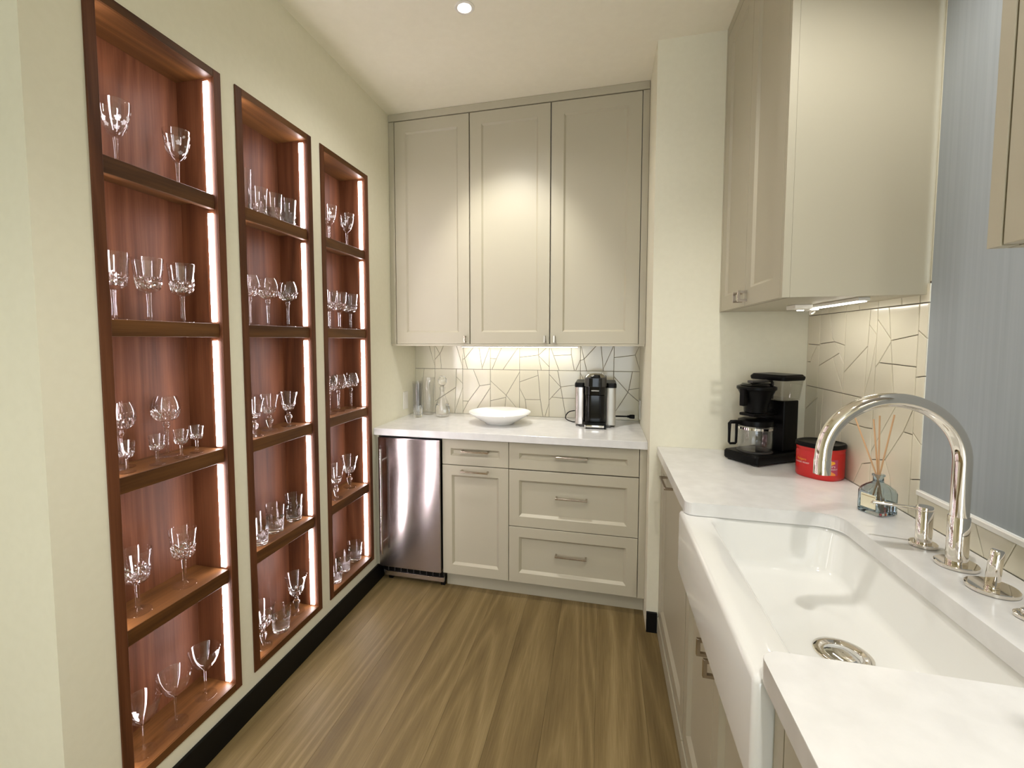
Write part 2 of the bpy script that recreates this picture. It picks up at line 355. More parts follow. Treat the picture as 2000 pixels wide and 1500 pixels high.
CUT_BACK=[[(0.039,1.381),(0.003,1.342)],[(0.092,1.386),(0.145,1.241)],[(0.185,1.386),(0.184,1.325),(0.194,1.223)],[(0.149,1.284),(0.184,1.325)],[(0.184,1.325),(0.234,1.386)],[(0.161,1.386),(0.184,1.325)],[(0.289,1.386),(0.347,1.239)],[(0.35,1.384),(0.362,1.294),(0.383,1.224)],[(0.35,1.288),(0.362,1.293)],[(0.362,1.293),(0.473,1.38)],[(0.489,1.386),(0.487,1.225)],[(0.487,1.233),(0.54,1.384)],[(0.554,1.224),(0.585,1.294),(0.651,1.384)],[(0.548,1.297),(0.585,1.293)],[(0.629,1.223),(0.73,1.385)],[(0.066,1.215),(0.029,0.916)],[(0.114,1.018),(0.147,0.994)],[(0.303,1.221),(0.29,0.923)],[(0.147,0.994),(0.295,1.095)],[(0.301,1.168),(0.347,1.122)],[(0.347,1.094),(0.291,0.93)],[(0.423,1.22),(0.468,1.109),(0.54,1.122)],[(0.468,1.109),(0.388,1.002),(0.361,0.928)],[(0.346,1.003),(0.388,1.002)],[(0.54,1.099),(0.447,0.952),(0.43,0.929)],[(0.548,1.145),(0.651,1.05),(0.747,0.943)],[(0.742,1.206),(0.651,1.05)],[(0.651,1.05),(0.637,0.937)],[(0.548,1.009),(0.647,1.036)],[(0.863,1.39),(0.867,1.32),(0.885,1.223)],[(0.74,1.305),(0.867,1.32)],[(0.867,1.32),(0.917,1.386)],[(0.868,1.315),(0.939,1.244)],[(0.961,1.391),(1.001,1.223)],[(1.078,1.391),(1.079,1.324),(1.099,1.222)],[(0.98,1.322),(1.079,1.324)],[(1.107,1.223),(1.137,1.293)],[(1.144,1.391),(1.177,1.224)],[(1.141,1.288),(1.157,1.296)],[(1.157,1.296),(1.276,1.389)],[(1.288,1.389),(1.28,1.227)],[(1.281,1.237),(1.338,1.387)],[(1.457,1.389),(1.47,1.326),(1.49,1.232)],[(1.342,1.308),(1.47,1.324)],[(1.47,1.326),(1.488,1.346)],[(0.862,1.215),(0.87,1.147),(0.88,1.03),(0.899,0.924)],[(0.745,1.141),(0.864,1.187)],[(0.743,1.1),(0.78,1.026),(0.793,0.922)],[(0.78,1.026),(0.879,1.027)],[(0.941,1.002),(0.91,0.925)],[(0.993,1.217),(1.012,1.115),(1.049,0.928)],[(0.939,1.195),(1.012,1.115)],[(1.012,1.115),(1.138,1.133)],[(1.011,1.111),(0.955,1.047),(0.94,1.027)],[(0.955,1.047),(1.027,1.042)],[(1.028,1.042),(1.139,1.043)],[(1.14,1.207),(1.158,1.162),(1.265,0.939)],[(1.158,1.129),(1.342,1.052)],[(1.343,1.19),(1.43,1.091),(1.492,1.032)],[(1.455,1.22),(1.435,1.107),(1.43,1.091)],[(1.43,1.091),(1.347,0.946)],[(1.437,1.107),(1.492,1.119)]]
CUT_RIGHT=[[(2.238,1.401),(2.149,1.398)],[(2.16,1.395),(2.21,1.346),(2.22,1.325),(2.235,1.324)],[(2.061,1.524),(2.036,1.428),(2.018,1.33)],[(2.143,1.402),(2.03,1.402)],[(2.03,1.402),(1.942,1.399)],[(1.956,1.399),(2.018,1.33)],[(2.145,1.312),(2.018,1.33)],[(2.018,1.33),(1.946,1.227)],[(1.784,1.516),(1.79,1.398),(1.797,1.238)],[(1.935,1.298),(1.79,1.398)],[(1.783,1.469),(1.735,1.435)],[(1.737,1.422),(1.765,1.321),(1.795,1.239)],[(1.683,1.515),(1.665,1.417),(1.633,1.26)],[(1.665,1.417),(1.538,1.434)],[(1.666,1.412),(1.723,1.346),(1.743,1.33)],[(1.723,1.346),(1.651,1.345)],[(1.651,1.345),(1.544,1.342)],[(1.739,1.486),(1.669,1.422)],[(1.541,1.446),(1.502,1.423)],[(1.541,1.313),(1.501,1.319)],[(2.17,1.18),(2.243,1.114)],[(2.09,1.19),(2.103,1.031),(2.063,0.906)],[(1.916,1.118),(1.877,1.12),(1.78,1.123),(1.744,1.127)],[(1.841,0.971),(1.791,0.997),(1.739,1.013)],[(1.622,1.223),(1.734,1.063),(1.742,1.05)],[(1.545,1.224),(1.583,1.148),(1.664,1.043),(1.635,0.999),(1.614,0.942)],[(1.583,1.148),(1.537,1.148)],[(1.739,1.024),(1.664,1.043)],[(1.538,1.155),(1.501,1.127)],[(1.544,1.018),(1.496,1.029)]]
def tiling(us, vs, cuts, u_lim, v_lim):
    pieces = []
    us = sorted([u_lim[0]]+[u for u in us if u_lim[0] < u < u_lim[1]]+[u_lim[1]]); vs = sorted([v_lim[0]]+[v for v in vs if v_lim[0] < v < v_lim[1]]+[v_lim[1]])
    for u0, u1 in zip(us, us[1:]):
        for v0, v1 in zip(vs, vs[1:]):
            P = [[(u0,v0),(u1,v0),(u1,v1),(u0,v1)]]
            for c in cuts:
                k = len(c)//2; m = ((c[k-1][0]+c[k][0])/2, (c[k-1][1]+c[k][1])/2)
                if u0 < m[0] < u1 and v0 < m[1] < v1: cut(P, c)
            pieces += P
    return pieces
def lay(pieces, fn, parent, gap):
    for poly in pieces:
        ou, md, il = inset(poly, gap), inset(poly, gap+.0005), inset(poly, gap+.0022); bm = bmesh.new()
        loft(bm, [[fn(u, v, .0) for u, v in ou], [fn(u, v, .0052) for u, v in ou], [fn(u, v, .0058) for u, v in md], [fn(u, v, .0062) for u, v in il]], False, True)
        finish('tile_fragment', bm, TILE, parent)
tb = boxo('backsplash_bed', (0, XP), (YW-.0005, YW+.002), (CH, 1.45), GROUT, wb, center=False)
pb = tiling([.146,.348,.543,.742,.938,1.137,1.343], [1.221], CUT_BACK, (0.0, XP), (CH, 1.43))
lay(pb, lambda u, v, d: (u, YW-.0005-d, v), tb, .0011)
tr = boxo('backsplash_bed', (XW-.0005, XW+.002), (WY1, YP), (CH, 1.58), GROUT, wr, center=False)
pr = tiling([2.142,1.94,1.741,1.541], [1.221, 1.522], CUT_RIGHT+[[(2.08,1.522),(2.07,1.58)],[(1.85,1.522),(1.87,1.58)],[(1.62,1.522),(1.63,1.58)]], (WY1, YP), (CH, 1.575))
lay(pr, lambda u, v, d: (XW-.0005-d, u, v), tr, .0012)
ts = boxo('backsplash_bed', (XW-.0005, XW+.002), (WY0, WY1), (CH, WZ0-.012), GROUT, wr, center=False)
ps = tiling([1.341,1.141,.941,.741,.541], [], [[(1.30,.99),(1.27,.91)],[(1.22,.91),(1.19,.99)],[(1.05,.99),(1.02,.91)],[(.86,.91),(.83,.99)]], (WY0, WY1), (CH, WZ0-.013))
lay(ps, lambda u, v, d: (XW-.0005-d, u, v), ts, .001)

# ------------------------------------------------------------ cabinetry helpers
def mapB(yf): return lambda u, v, d: (u, yf-d, v)      # faces the camera (-y)
def mapR(xf): return lambda u, v, d: (xf-d, u, v)      # faces left (-x)
def shaker(name, u, v, fm, m, parent, t=.02, rail=.055, bev=.011, rec=.011):
    def ring(i, d): return [fm(u[0]+i, v[0]+i, d), fm(u[1]-i, v[0]+i, d), fm(u[1]-i, v[1]-i, d), fm(u[0]+i, v[1]-i, d)]
    bm = bmesh.new(); loft(bm, [ring(0, -t), ring(0, -.001), ring(.001, 0), ring(rail, 0), ring(rail+bev, -rec)]); return finish(name, bm, m, parent)
def fbox(bm, fm, u, v, d):
    a, b = fm(u[0], v[0], d[0]), fm(u[1], v[1], d[1]); box(bm, *[sorted((a[i], b[i])) for i in range(3)], .0006)
def bar_pull(fm, uc, vc, ln, parent, vertical=False, proj=.034, th=.0095, face=0.0):
    bm = bmesh.new(); h = ln/2; q = th/2; o = Vector(parent.location)
    f2 = lambda u, v, d: tuple(Vector(fm(u, v, d))-o)
    if vertical:
        fbox(bm, f2, (uc-q, uc+q), (vc-h, vc+h), (proj-th+face, proj+face)); ends = [(uc, vc-h+q), (uc, vc+h-q)]
    else:
        fbox(bm, f2, (uc-h, uc+h), (vc-q, vc+q), (proj-th+face, proj+face)); ends = [(uc-h+q, vc), (uc+h-q, vc)]
    for a, b in ends: fbox(bm, f2, (a-q, a+q), (b-q, b+q), (face-.0005, proj-th+.001+face))
    return finish('pull', bm, PULL, parent)
GAP = .0016
# ---- back wall: tall wall cabinet with three doors
uc = thing('wall_cabinet', 'tall grey beige wall cabinet with three shaker doors above the back counter', 'cabinet')
boxo('body', (.004, XP-.004), (YU+.022, YW-.001), (1.396, ZC-.001), CABIN, uc)
UB = 1.396; fb = mapB(YU)
bm = bmesh.new(); box(bm, (.002, .036), (YU, YU+.03), (UB, 2.725)); finish('filler_strip', bm, CAB, uc)
bm = bmesh.new(); box(bm, (1.463, XP-.002), (YU, YU+.03), (UB, 2.725)); finish('filler_strip', bm, CAB, uc)
boxo('top_fascia', (.002, XP-.002), (YU-.004, YU+.03), (2.728, ZC-.001), CAB, uc, .001)
boxo('bottom_panel', (.004, XP-.004), (YU+.001, YW-.001), (1.384, 1.396), CAB, uc)
for (a, b), px in zip(((.038, .5085), (.5115, .9795), (.9825, 1.461)), (.483, .954, 1.008)):
    d = shaker('door', (a+GAP, b-GAP), (UB+.001, 2.724), fb, CAB, uc, .02, .068, .010, .009)
    bar_pull(fb, px, 1.424, .040, d, True, .032, .009)
# ---- back wall: base units
boxo('trim_2', (.0, .020), (YB, YB+.03), (.1, .874), CAB).__setitem__('kind', 'structure')
fbb = mapB(YB)
bc = thing('base_cabinet', 'narrow base cabinet with one small drawer above one door, beside the steel fridge', 'cabinet')
boxo('body', (.412, .788), (YB+.022, YW-.001), (.097, .873), CABIN, bc)
boxo('toe_kick', (.412, .79), (YB+.062, YB+.075), (0, .098), CAB, bc)
d = shaker('drawer', (.408+GAP, .790-GAP), (.7265, .868), fbb, CAB, bc, .02, .05, .012, .013); bar_pull(fbb, .602, .806, .155, d, face=-.013)
d = shaker('door', (.408+GAP, .790-GAP), (.0975, .7225), fbb, CAB, bc, .02, .055, .012, .013); bar_pull(fbb, .601, .697, .155, d, face=0)
dc = thing('drawer_cabinet', 'wide base cabinet with three stacked shaker drawers under the black espresso machine', 'cabinet')
boxo('body', (.7905, 1.462), (YB+.022, YW-.001), (.097, .873), CABIN, dc)
boxo('filler_strip', (1.4635, XP-.001), (YB, YB+.03), (.097, .874), CAB, dc)
boxo('toe_kick', (.79, XP-.001), (YB+.062, YB+.075), (0, .098), CAB, dc)
for (z0, z1), hz in zip(((.7265, .868), (.411, .7205), (.0975, .407)), (.804, .584, .270)):
    d = shaker('drawer', (.790+GAP, 1.462-GAP), (z0, z1), fbb, CAB, dc, .02, .055, .013, .014); bar_pull(fbb, 1.125, hz, .165, d, face=-.014)
# ---- under-counter fridge
fg = thing('undercounter_fridge', 'narrow brushed stainless steel under-counter fridge in the left corner', 'fridge')
boxo('body', (.024, .403), (YB+.03, YW-.02), (.04, .868), GREYP, fg)
fd = boxo('door', (.024, .4035), (YB-.022, YB+.028), (.102, .863), STEEL, fg, .003, 2)
bm = bmesh.new(); o = Vector(fd.location)
tube(bm, [Vector((.064, YB-.066, .195))-o, Vector((.064, YB-.066, .806))-o], .0065, 12)
for z in (.262, .738): tube(bm, [Vector((.064, YB-.066, z))-o, Vector((.064, YB-.021, z))-o], .005, 10)
finish('door_handle', bm, STEELP, fd, 40)
gr = boxo('vent_grille', (.03, .40), (YB+.02, YB+.03), (.06, .10), BLACK, fg)
for i in range(9):
    x = .06+i*.04; s = boxo('grille_slat', (x, x+.003), (YB+.014, YB+.02), (.062, .098), GREYP, gr); s.location -= gr.location
boxo('kick_plate', (.04, .408), (YB+.012, YB+.032), (.032, .058), STEELP, fg, .001)
for x in (.05, .38): boxo('foot', (x, x+.025), (YB+.04, YB+.06), (0, .04), BLACK, fg)
ct = tag(boxo('countertop', (.0005, XP-.0005), (YC, YW-.0065), (.875, CH), QUARTZ, None, .0015), 'white quartz countertop along the back wall under the tall cabinet', 'countertop')

# ---- right side: base units, sink, counter
fr_ = mapR(1.552)
rb = thing('base_cabinet', 'base cabinet in the far right corner left of the sink below the coffee maker', 'cabinet')
boxo('body', (1.574, XW-.001), (1.552, YP-.001), (.09, .873), CABIN, rb)
boxo('plinth', (1.548, 1.57), (1.552, YP-.013), (0, .085), CAB, rb, .003)
d = shaker('door', (1.56, YP-.03), (.0955, .868), fr_, CAB, rb, .02, .055, .012, .012); bar_pull(fr_, 1.96, .83, .165, d, face=-.0)
boxo('filler_strip', (1.552, 1.575), (YP-.0285, YP-.001), (.0955, .874), CAB, rb)
sb = thing('sink_cabinet', 'double door base cabinet holding up the white apron sink', 'cabinet')
bm = bmesh.new(); box(bm, (1.574, 2.10), (.782, 1.55), (.09, .675)); finish('body', bm, CABIN, sb)
boxo('plinth', (1.548, 1.57), (.782, 1.55), (0, .085), CAB, sb, .003)
d = shaker('door', (1.168, 1.548), (.0955, .679), fr_, CAB, sb, .02, .055, .012, .012); bar_pull(fr_, 1.205, .64, .045, d, True, .034, .009)
d = shaker('door', (.784, 1.165), (.0955, .679), fr_, CAB, sb, .02, .055, .012, .012); bar_pull(fr_, 1.128, .64, .045, d, True, .034, .009)
nb = thing('base_cabinet', 'base cabinet right of the sink under the near end of the counter', 'cabinet')
boxo('body', (1.574, XW-.001), (-.3, .776), (.09, .873), CABIN, nb)
boxo('filler_strip', (1.552, 1.575), (.742, .778), (.0955, .874), CAB, nb)
boxo('plinth', (1.548, 1.57), (-.3, .778), (0, .085), CAB, nb, .003)
d = shaker('door', (.25, .739), (.0955, .868), fr_, CAB, nb, .02, .055, .012, .012); bar_pull(fr_, .36, .83, .165, d)
d = shaker('door', (-.25, .247), (.0955, .868), fr_, CAB, nb, .02, .055, .012, .012)

sk = thing('apron_sink', 'white fireclay apron front farmhouse sink set in the right counter', 'sink')
X0, X1, Y0, Y1 = 1.522, 1.992, .786, 1.546; ZT = .8735
bm = bmesh.new(); sg = 6
rings = [rrect(X0, X1, Y0, Y1, .012, .684, sg), rrect(X0, X1, Y0, Y1, .012, ZT-.012, sg), rrect(X0+.004, X1-.004, Y0+.004, Y1-.004, .012, ZT-.003, sg), rrect(X0+.011, X1-.011, Y0+.011, Y1-.011, .014, ZT, sg),
 rrect(1.597, 1.955, .826, 1.502, .05, ZT, sg), rrect(1.604, 1.951, .83, 1.498, .05, ZT-.004, sg), rrect(1.608, 1.948, .834, 1.494, .05, ZT-.012, sg), rrect(1.640, 1.930, .856, 1.476, .055, .764, sg), rrect(1.648, 1.924, .862, 1.470, .055, .753, sg),
 rrect(1.664, 1.910, .876, 1.456, .055, .745, sg), rrect(1.69, 1.885, .90, 1.43, .05, .7415, sg), rrect(1.775, 1.805, 1.085, 1.115, .012, .739, sg)]
loft(bm, rings); basin = finish('basin', bm, CLAY, sk, 60)
DX, DY = 1.79, 1.10
bm = bmesh.new(); lathe(bm, [(.054, .7395), (.054, .7435), (.050, .745), (.043, .7445), (.040, .742), (.038, .7398), (.001, .7398)], 40, DX, DY, True, False)
dr = finish('drain_flange', bm, NICKEL, sk, 35)
bm = bmesh.new(); lathe(bm, [(.034, .7402), (.034, .7415), (.028, .7435), (.012, .7445), (.001, .7445)], 32, DX, DY, True, False); finish('drain_strainer', bm, CHROME, sk, 40)

def arc(cx, cy, r, a0, a1, n=6): return [(cx+r*math.cos(math.radians(a0+(a1-a0)*k/n)), cy+r*math.sin(math.radians(a0+(a1-a0)*k/n))) for k in range(n+1)]
CYF, CYN, CXB = 1.492, .800, 1.945
poly = [(XK, YP-.0005)]+arc(XK+.025, CYF+.025, .025, 180, 270)+arc(CXB-.05, CYF-.05, .05, 90, 0)+arc(CXB-.05, CYN+.05, .05, 0, -90)+arc(XK+.025, CYN-.025, .025, 90, 180)+[(XK, -.3), (XW-.0065, -.3), (XW-.0065, YP-.0005)]
bm = bmesh.new(); prism(bm, poly, .875, CH)
bmesh.ops.bevel(bm, geom=[e for e in bm.edges if abs(e.verts[0].co.z-e.verts[1].co.z) < 1e-5], offset=.0018, segments=2, affect='EDGES', profile=.5)
tag(finish('countertop', bm, QUARTZ, None), 'white quartz countertop along the right wall cut out around the sink', 'countertop')

# ---- right side: wall cabinets
VB = 1.5444; fru = mapR(XC)
def wallcab(label, y0, y1, doors, pulls, pz):
    c = thing('wall_cabinet', label, 'cabinet')
    boxo('body', (XC+.022, XW-.001), (y0+.018, y1-.001), (VB+.012, ZC-.001), CABIN, c)
    boxo('end_panel', (XC+.0205, XW-.001), (y0, y0+.018), (VB, ZC-.001), CAB, c)
    boxo('bottom_panel', (XC+.022, XW-.001), (y0+.0185, y1-.001), (VB, VB+.0115), CAB, c)
    for (a, b), p in zip(doors, pulls):
        d = shaker('door', (a+GAP, b-GAP), (VB+.001, ZC-.045), fru, CAB, c, .02, .062, .010, .009)
        if p: bar_pull(fru, p, pz, .040, d, True, .032, .009)
    boxo('top_fascia', (XC, XC+.02), (y0+.0005, y1-.0005), (ZC-.043, ZC-.001), CAB, c)
    return c
wc = wallcab('tall grey beige wall cabinet with two doors on the right wall above the coffee maker', 1.513, YP-.0005, ((1.53, 1.88), (1.88, 2.232)), (1.915-.06, 1.915), 1.58)
boxo('filler_strip', (XC, XC+.02), (2.2325, YP-.001), (VB, ZC-.045), CAB, wc); boxo('filler_strip', (XC, XC+.02), (1.513, 1.5295), (VB, ZC-.045), CAB, wc)
wn = wallcab('wall cabinet cropped by the right picture edge above the near counter', -.3, .777, ((.36, .752), (-.08, .36)), (.40, .32), 1.58)
boxo('filler_strip', (XC, XC+.02), (.7545, .7765), (VB, ZC-.045), CAB, wn)

# ---- lamps that are fixtures of the room
def ucl(name, label, x, y, z):
    c = thing(name, label, 'light'); boxo('housing', x, y, (z-.010, z), WHITEP, c, .001)
    dx = (x[1]-x[0])*.15 if (x[1]-x[0]) < .1 else .01; dy = (y[1]-y[0])*.15 if (y[1]-y[0]) < .1 else .01
    boxo('diffuser', (x[0]+dx, x[1]-dx), (y[0]+dy, y[1]-dy), (z-.0125, z-.0102), UCL, c); return c
ucl('under_cabinet_light', 'glowing light bar under the tall cabinet washing the back wall tiles', (.36, 1.13), (2.865, 2.895), 1.3835)
l2 = ucl('under_cabinet_light', 'glowing light bar under the right wall cabinet above the red tub', (2.0, 2.03), (1.56, 2.02), VB-.0005)
bm = bmesh.new(); box(bm, (1.93, 1.985), (1.82, 1.90), (VB-.016, VB-.0005), .002); box(bm, (1.99, 2.02), (1.86, 1.91), (VB-.02, VB-.0005), .002); finish('junction_box', bm, WHITEP, l2)
bm = bmesh.new(); tube(bm, spline([(2.0, 1.87, VB-.012), (2.02, 1.93, VB-.03), (2.045, 1.96, VB-.022), (2.06, 1.99, VB-.008)]), .003, 8); finish('cable', bm, WHITEP, l2, True)
ucl('under_cabinet_light', 'light bar under the wall cabinet at the right picture edge', (2.045, 2.075), (.12, .62), VB-.0005)
dl = thing('recessed_downlight', 'small recessed ceiling downlight glowing in front of the tall cabinet', 'light', (.711, 1.847, ZC))
bm = bmesh.new(); lathe(bm, [(.026, -.0005), (.040, -.0005), (.040, -.003), (.036, -.005), (.028, -.004), (.026, -.0005)], 40, 0, 0, False, False); finish('trim_ring', bm, WHITEP, dl, 40, center=False)
bm = bmesh.new(); lathe(bm, [(.0255, -.0008), (.0255, -.002), (.001, -.002)], 32, 0, 0, True, False); finish('lens', bm, LAMP, dl, center=False)
# outlets
def outlet(label, x, y, z, sgn):
    o = thing('wall_outlet', label, 'outlet', (x, y, z))
    boxo('cover_plate', (0, sgn*.006) if sgn > 0 else (-.006, 0), (-.036, .036), (-.058, .058), WHITEP, o, .002)
    for dz in (-.02, .02): boxo('socket', tuple(sorted((sgn*.006, sgn*.0075))), (-.016, .016), (dz-.013, dz+.013), WHITEP, o, .001)
outlet('white wall outlet on the left wall above the back counter beside the glassware', .0005, 2.775, 1.02, 1)
outlet('white wall outlet on the right side wall beside the espresso machine plug', XP-.0005, 2.86, 1.0, -1)
# ------------------------------------------------------------ walnut display cabinets in the left wall
SH = [1.91, 1.478, 1.043, .607]; SB = FZ[0]+.028; DEP = .15
WHICH = ['left', 'middle', 'right']
for ci, (y0, y1) in enumerate(FR):
    c = thing('display_cabinet', ['tall lit walnut display cabinet nearest the viewer in the left wall', 'middle one of three tall lit walnut display cabinets in the left wall', 'tall lit walnut display cabinet furthest from the viewer, next to the fridge'][ci], 'cabinet', (0, (y0+y1)/2, FZ[0]), 0, 'walnut display cabinets in the left wall')
    yc = (y0+y1)/2; a, b = y0-yc, y1-yc; T = .030; H = FZ[1]-FZ[0]; G_ = .009
    boxo('back_panel', (-DEP-.01, -DEP), (a+G_, b-G_), (G_, H-G_), WAL_V, c)
    for s, e in ((a, a+T), (b-T, b)):
        bm = bmesh.new(); lo, hi = (s+G_ if s == a else s), (e if s == a else e-G_)
        box(bm, (-DEP, -.0002), (lo, hi), (G_, H-G_)); box(bm, (0, .005), (s, e), (0, H), .0008); finish('side_panel', bm, WAL_V, c)
    for s, e in ((0, .028), (H-.026, H)):
        bm = bmesh.new(); lo, hi = (s+G_ if s == 0 else s), (e if s == 0 else e-G_)
        box(bm, (-DEP, -.0002), (a+T+.0002, b-T-.0002), (lo, hi)); box(bm, (0, .005), (a+T+.0003, b-T-.0003), (s, e), .0008); finish('bottom_panel' if s == 0 else 'top_panel', bm, WAL_H, c)
    for z in SH:
        z0, z1 = z-.047-FZ[0], z-FZ[0]; ya, yb = a+T+.005, b-T-.005; bm = bmesh.new()
        pro = [(-DEP+.0005, z1), (-.005, z1), (-.004, z1-.001), (-.004, z0+.001), (-.005, z0), (-.023, z0), (-.024, z0+.001), (-.024, z1-.021), (-DEP+.0005, z1-.021)]
        va = [bm.verts.new((x, ya, q)) for x, q in pro]; vb = [bm.verts.new((x, yb, q)) for x, q in pro]; n_ = len(pro)
        bm.faces.new(va); bm.faces.new(vb[::-1])
        for i in range(n_): bm.faces.new((va[i], vb[i], vb[(i+1) % n_], va[(i+1) % n_]))
        finish('shelf', bm, WAL_H, c)
    tops = [FZ[1]-.026]+[z-.047 for z in SH]; bots = SH+[SB]
    for t_, b_ in zip(tops, bots):
        for u0, u1 in ((b-T-.005, b-T-.0005), (a+T+.0005, a+T+.005)): boxo('light_strip', (-.035, -.015), (u0, u1), (b_+.006-FZ[0], t_-.012-FZ[0]), LED, c, .001)

# ------------------------------------------------------------ glassware
SEG = 28
def glass_part(prof, cut=(), seg=SEG, amp=.0016, flute=None, solid=()):
    """open lathe shell; rings listed in `cut` are faceted like cut crystal"""
    bm = bmesh.new(); rings = []
    for j, (r, z) in enumerate(prof):
        pts = []
        for i in range(seg):
            q = r
            if j in cut: q = r+amp*(1 if (i+j) % 2 else -1)
            elif flute and j in flute: q = r-(.0012 if i % 2 else 0)
            t = 2*math.pi*i/seg; pts.append((q*math.cos(t), q*math.sin(t), z))
        rings.append(pts)
    vr = loft(bm, rings, False, False); cs = set(cut); facets = []; idx = {v: j for j, rr in enumerate(vr) for v in rr}
    for f in bm.faces:
        js = {idx[v] for v in f.verts}
        if js <= cs: f.material_index = 1; facets.append(f)
    solid = set(solid)
    for f in bm.faces:
        if {idx[v] for v in f.verts} <= solid: f.material_index = 1
    for f in facets: f.smooth = False
    flat = set(facets)
    for f in bm.faces: f.smooth = f not in flat
    bmesh.ops.triangulate(bm, faces=facets)
    for k, (r, z) in enumerate(prof):
        if r < 3e-4: bmesh.ops.pointmerge(bm, verts=vr[k], merge_co=(0, 0, z))
    bm.normal_update()
    me = bpy.data.meshes.new('glass_shell'); bm.to_mesh(me); bm.free()
    me.set_sharp_from_angle(angle=math.radians(38)); me.materials.append(THIN); me.materials.append(GLASS)
    return me
def curve(pts, n=4):
    return [(p.x, p.y) for p in spline([(a, b, 0) for a, b in pts], n)]
def stemware(foot, stem, bowl_o, bowl_i, cut=(), flute=(), n=3):
    """profiles share their end points, so foot, stem and bowl close one solid body of glass"""
    fo = [(1e-4, 0), (foot[0][0]-.002, 0)]+foot
    return {'foot': glass_part(fo), 'stem': glass_part(stem, (), 12 if len(stem) < 4 else SEG, solid=range(len(stem))), 'bowl': glass_part(bowl_o+bowl_i, cut, SEG, .0018, flute)}
def foot(R, rs, z1, th=.0022): return [(R, .0012), (R-.0006, th), (R*.6, th+.0022), (R*.3, th+.005), (rs, z1)]
KIND = {}
# cut crystal goblet, h .19
bo = [(.0068,.086), (.014,.089), (.024,.0935), (.0295,.101), (.0315,.109), (.033,.117), (.0342,.125), (.0353,.133), (.0365,.143), (.0375,.155), (.0392,.172), (.0408,.190)]
bi = [(.0404,.1908), (.0396,.190), (.0378,.172), (.0352,.150), (.0325,.128), (.029,.110), (.021,.1025), (.010,.0995), (1e-4,.099)]
KIND['goblet'] = stemware(foot(.036,.0062,.014), [(.0062,.014), (.0055,.05), (.0068,.086)], bo, bi, (3,4,5,6,7), (8,9))
# balloon hock glass, h .195
bo = [(.008,.111), (.014,.114), (.0245,.1195), (.0330,.128), (.0382,.139), (.0405,.150), (.0407,.160), (.0388,.173), (.0352,.185), (.0312,.195)]
bi = [(.0308,.1957), (.0301,.195), (.0340,.185), (.0376,.172), (.0394,.158), (.0388,.149), (.0358,.139), (.028,.130), (.014,.1255), (1e-4,.1245)]
KIND['hock'] = stemware(foot(.035,.005,.013), [(.005,.013), (.0045,.04), (.0058,.080), (.0062,.094), (.0095,.099), (.0105,.1035), (.0078,.107), (.008,.111)], bo, bi, (2,3,4,5), (6,7))
# cordial, h .09
bo = [(.0042,.041), (.010,.043), (.0145,.047), (.0165,.053), (.018,.060), (.0195,.068), (.021,.078), (.0228,.090)]
bi = [(.0223,.0904), (.0216,.090), (.0196,.077), (.0172,.063), (.0145,.053), (.008,.0495), (1e-4,.049)]
KIND['cordial'] = stemware(foot(.0215,.0042,.009,.0018), [(.0042,.009), (.0038,.025), (.0042,.041)], bo, bi, (2,3,4), (5,))
# flared goblet on an inverted baluster stem, h .15
bo = [(.0046,.062), (.011,.066), (.018,.074), (.0225,.084), (.0260,.096), (.0295,.110), (.0335,.128), (.0395,.150)]
bi = [(.039,.1506), (.0383,.150), (.032,.127), (.0275,.110), (.0235,.095), (.018,.083), (.009,.077), (1e-4,.0755)]
KIND['flared'] = stemware(foot(.032,.0062,.012), [(.0062,.012), (.0085,.020), (.0125,.034), (.0148,.043), (.0125,.049), (.0062,.053), (.0085,.057), (.0046,.062)], bo, bi, (2,3,4), (5,6))
# tall flared goblet, h .175
def sc(ps, a, b): return [(r*a, z*b) for r, z in ps]
KIND['tallflared'] = stemware(sc(foot(.030,.0055,.012), 1.15, 1.16), sc([(.0055,.012), (.0075,.020), (.011,.034), (.0128,.043), (.011,.049), (.0052,.053), (.007,.057), (.0044,.062)], 1.15, 1.16), sc([(.0044,.062)]+bo[1:], 1.15, 1.16)[:1]+sc(bo[1:], 1.22, 1.16), sc(bi, 1.22, 1.16), (2,3,4), (5,6))
# martini / coupe, h .168
bo = [(.0036,.088), (.010,.0925), (.021,.101), (.031,.113), (.0385,.127), (.0440,.143), (.0495,.168)]
bi = [(.0492,.1685), (.0487,.168), (.0430,.143), (.0373,.128), (.0295,.115), (.019,.104), (.008,.098), (1e-4,.0965)]
KIND['martini'] = stemware(foot(.034,.0034,.010,.0015), [(.0034,.010), (.0028,.045), (.0036,.088)], bo, bi)
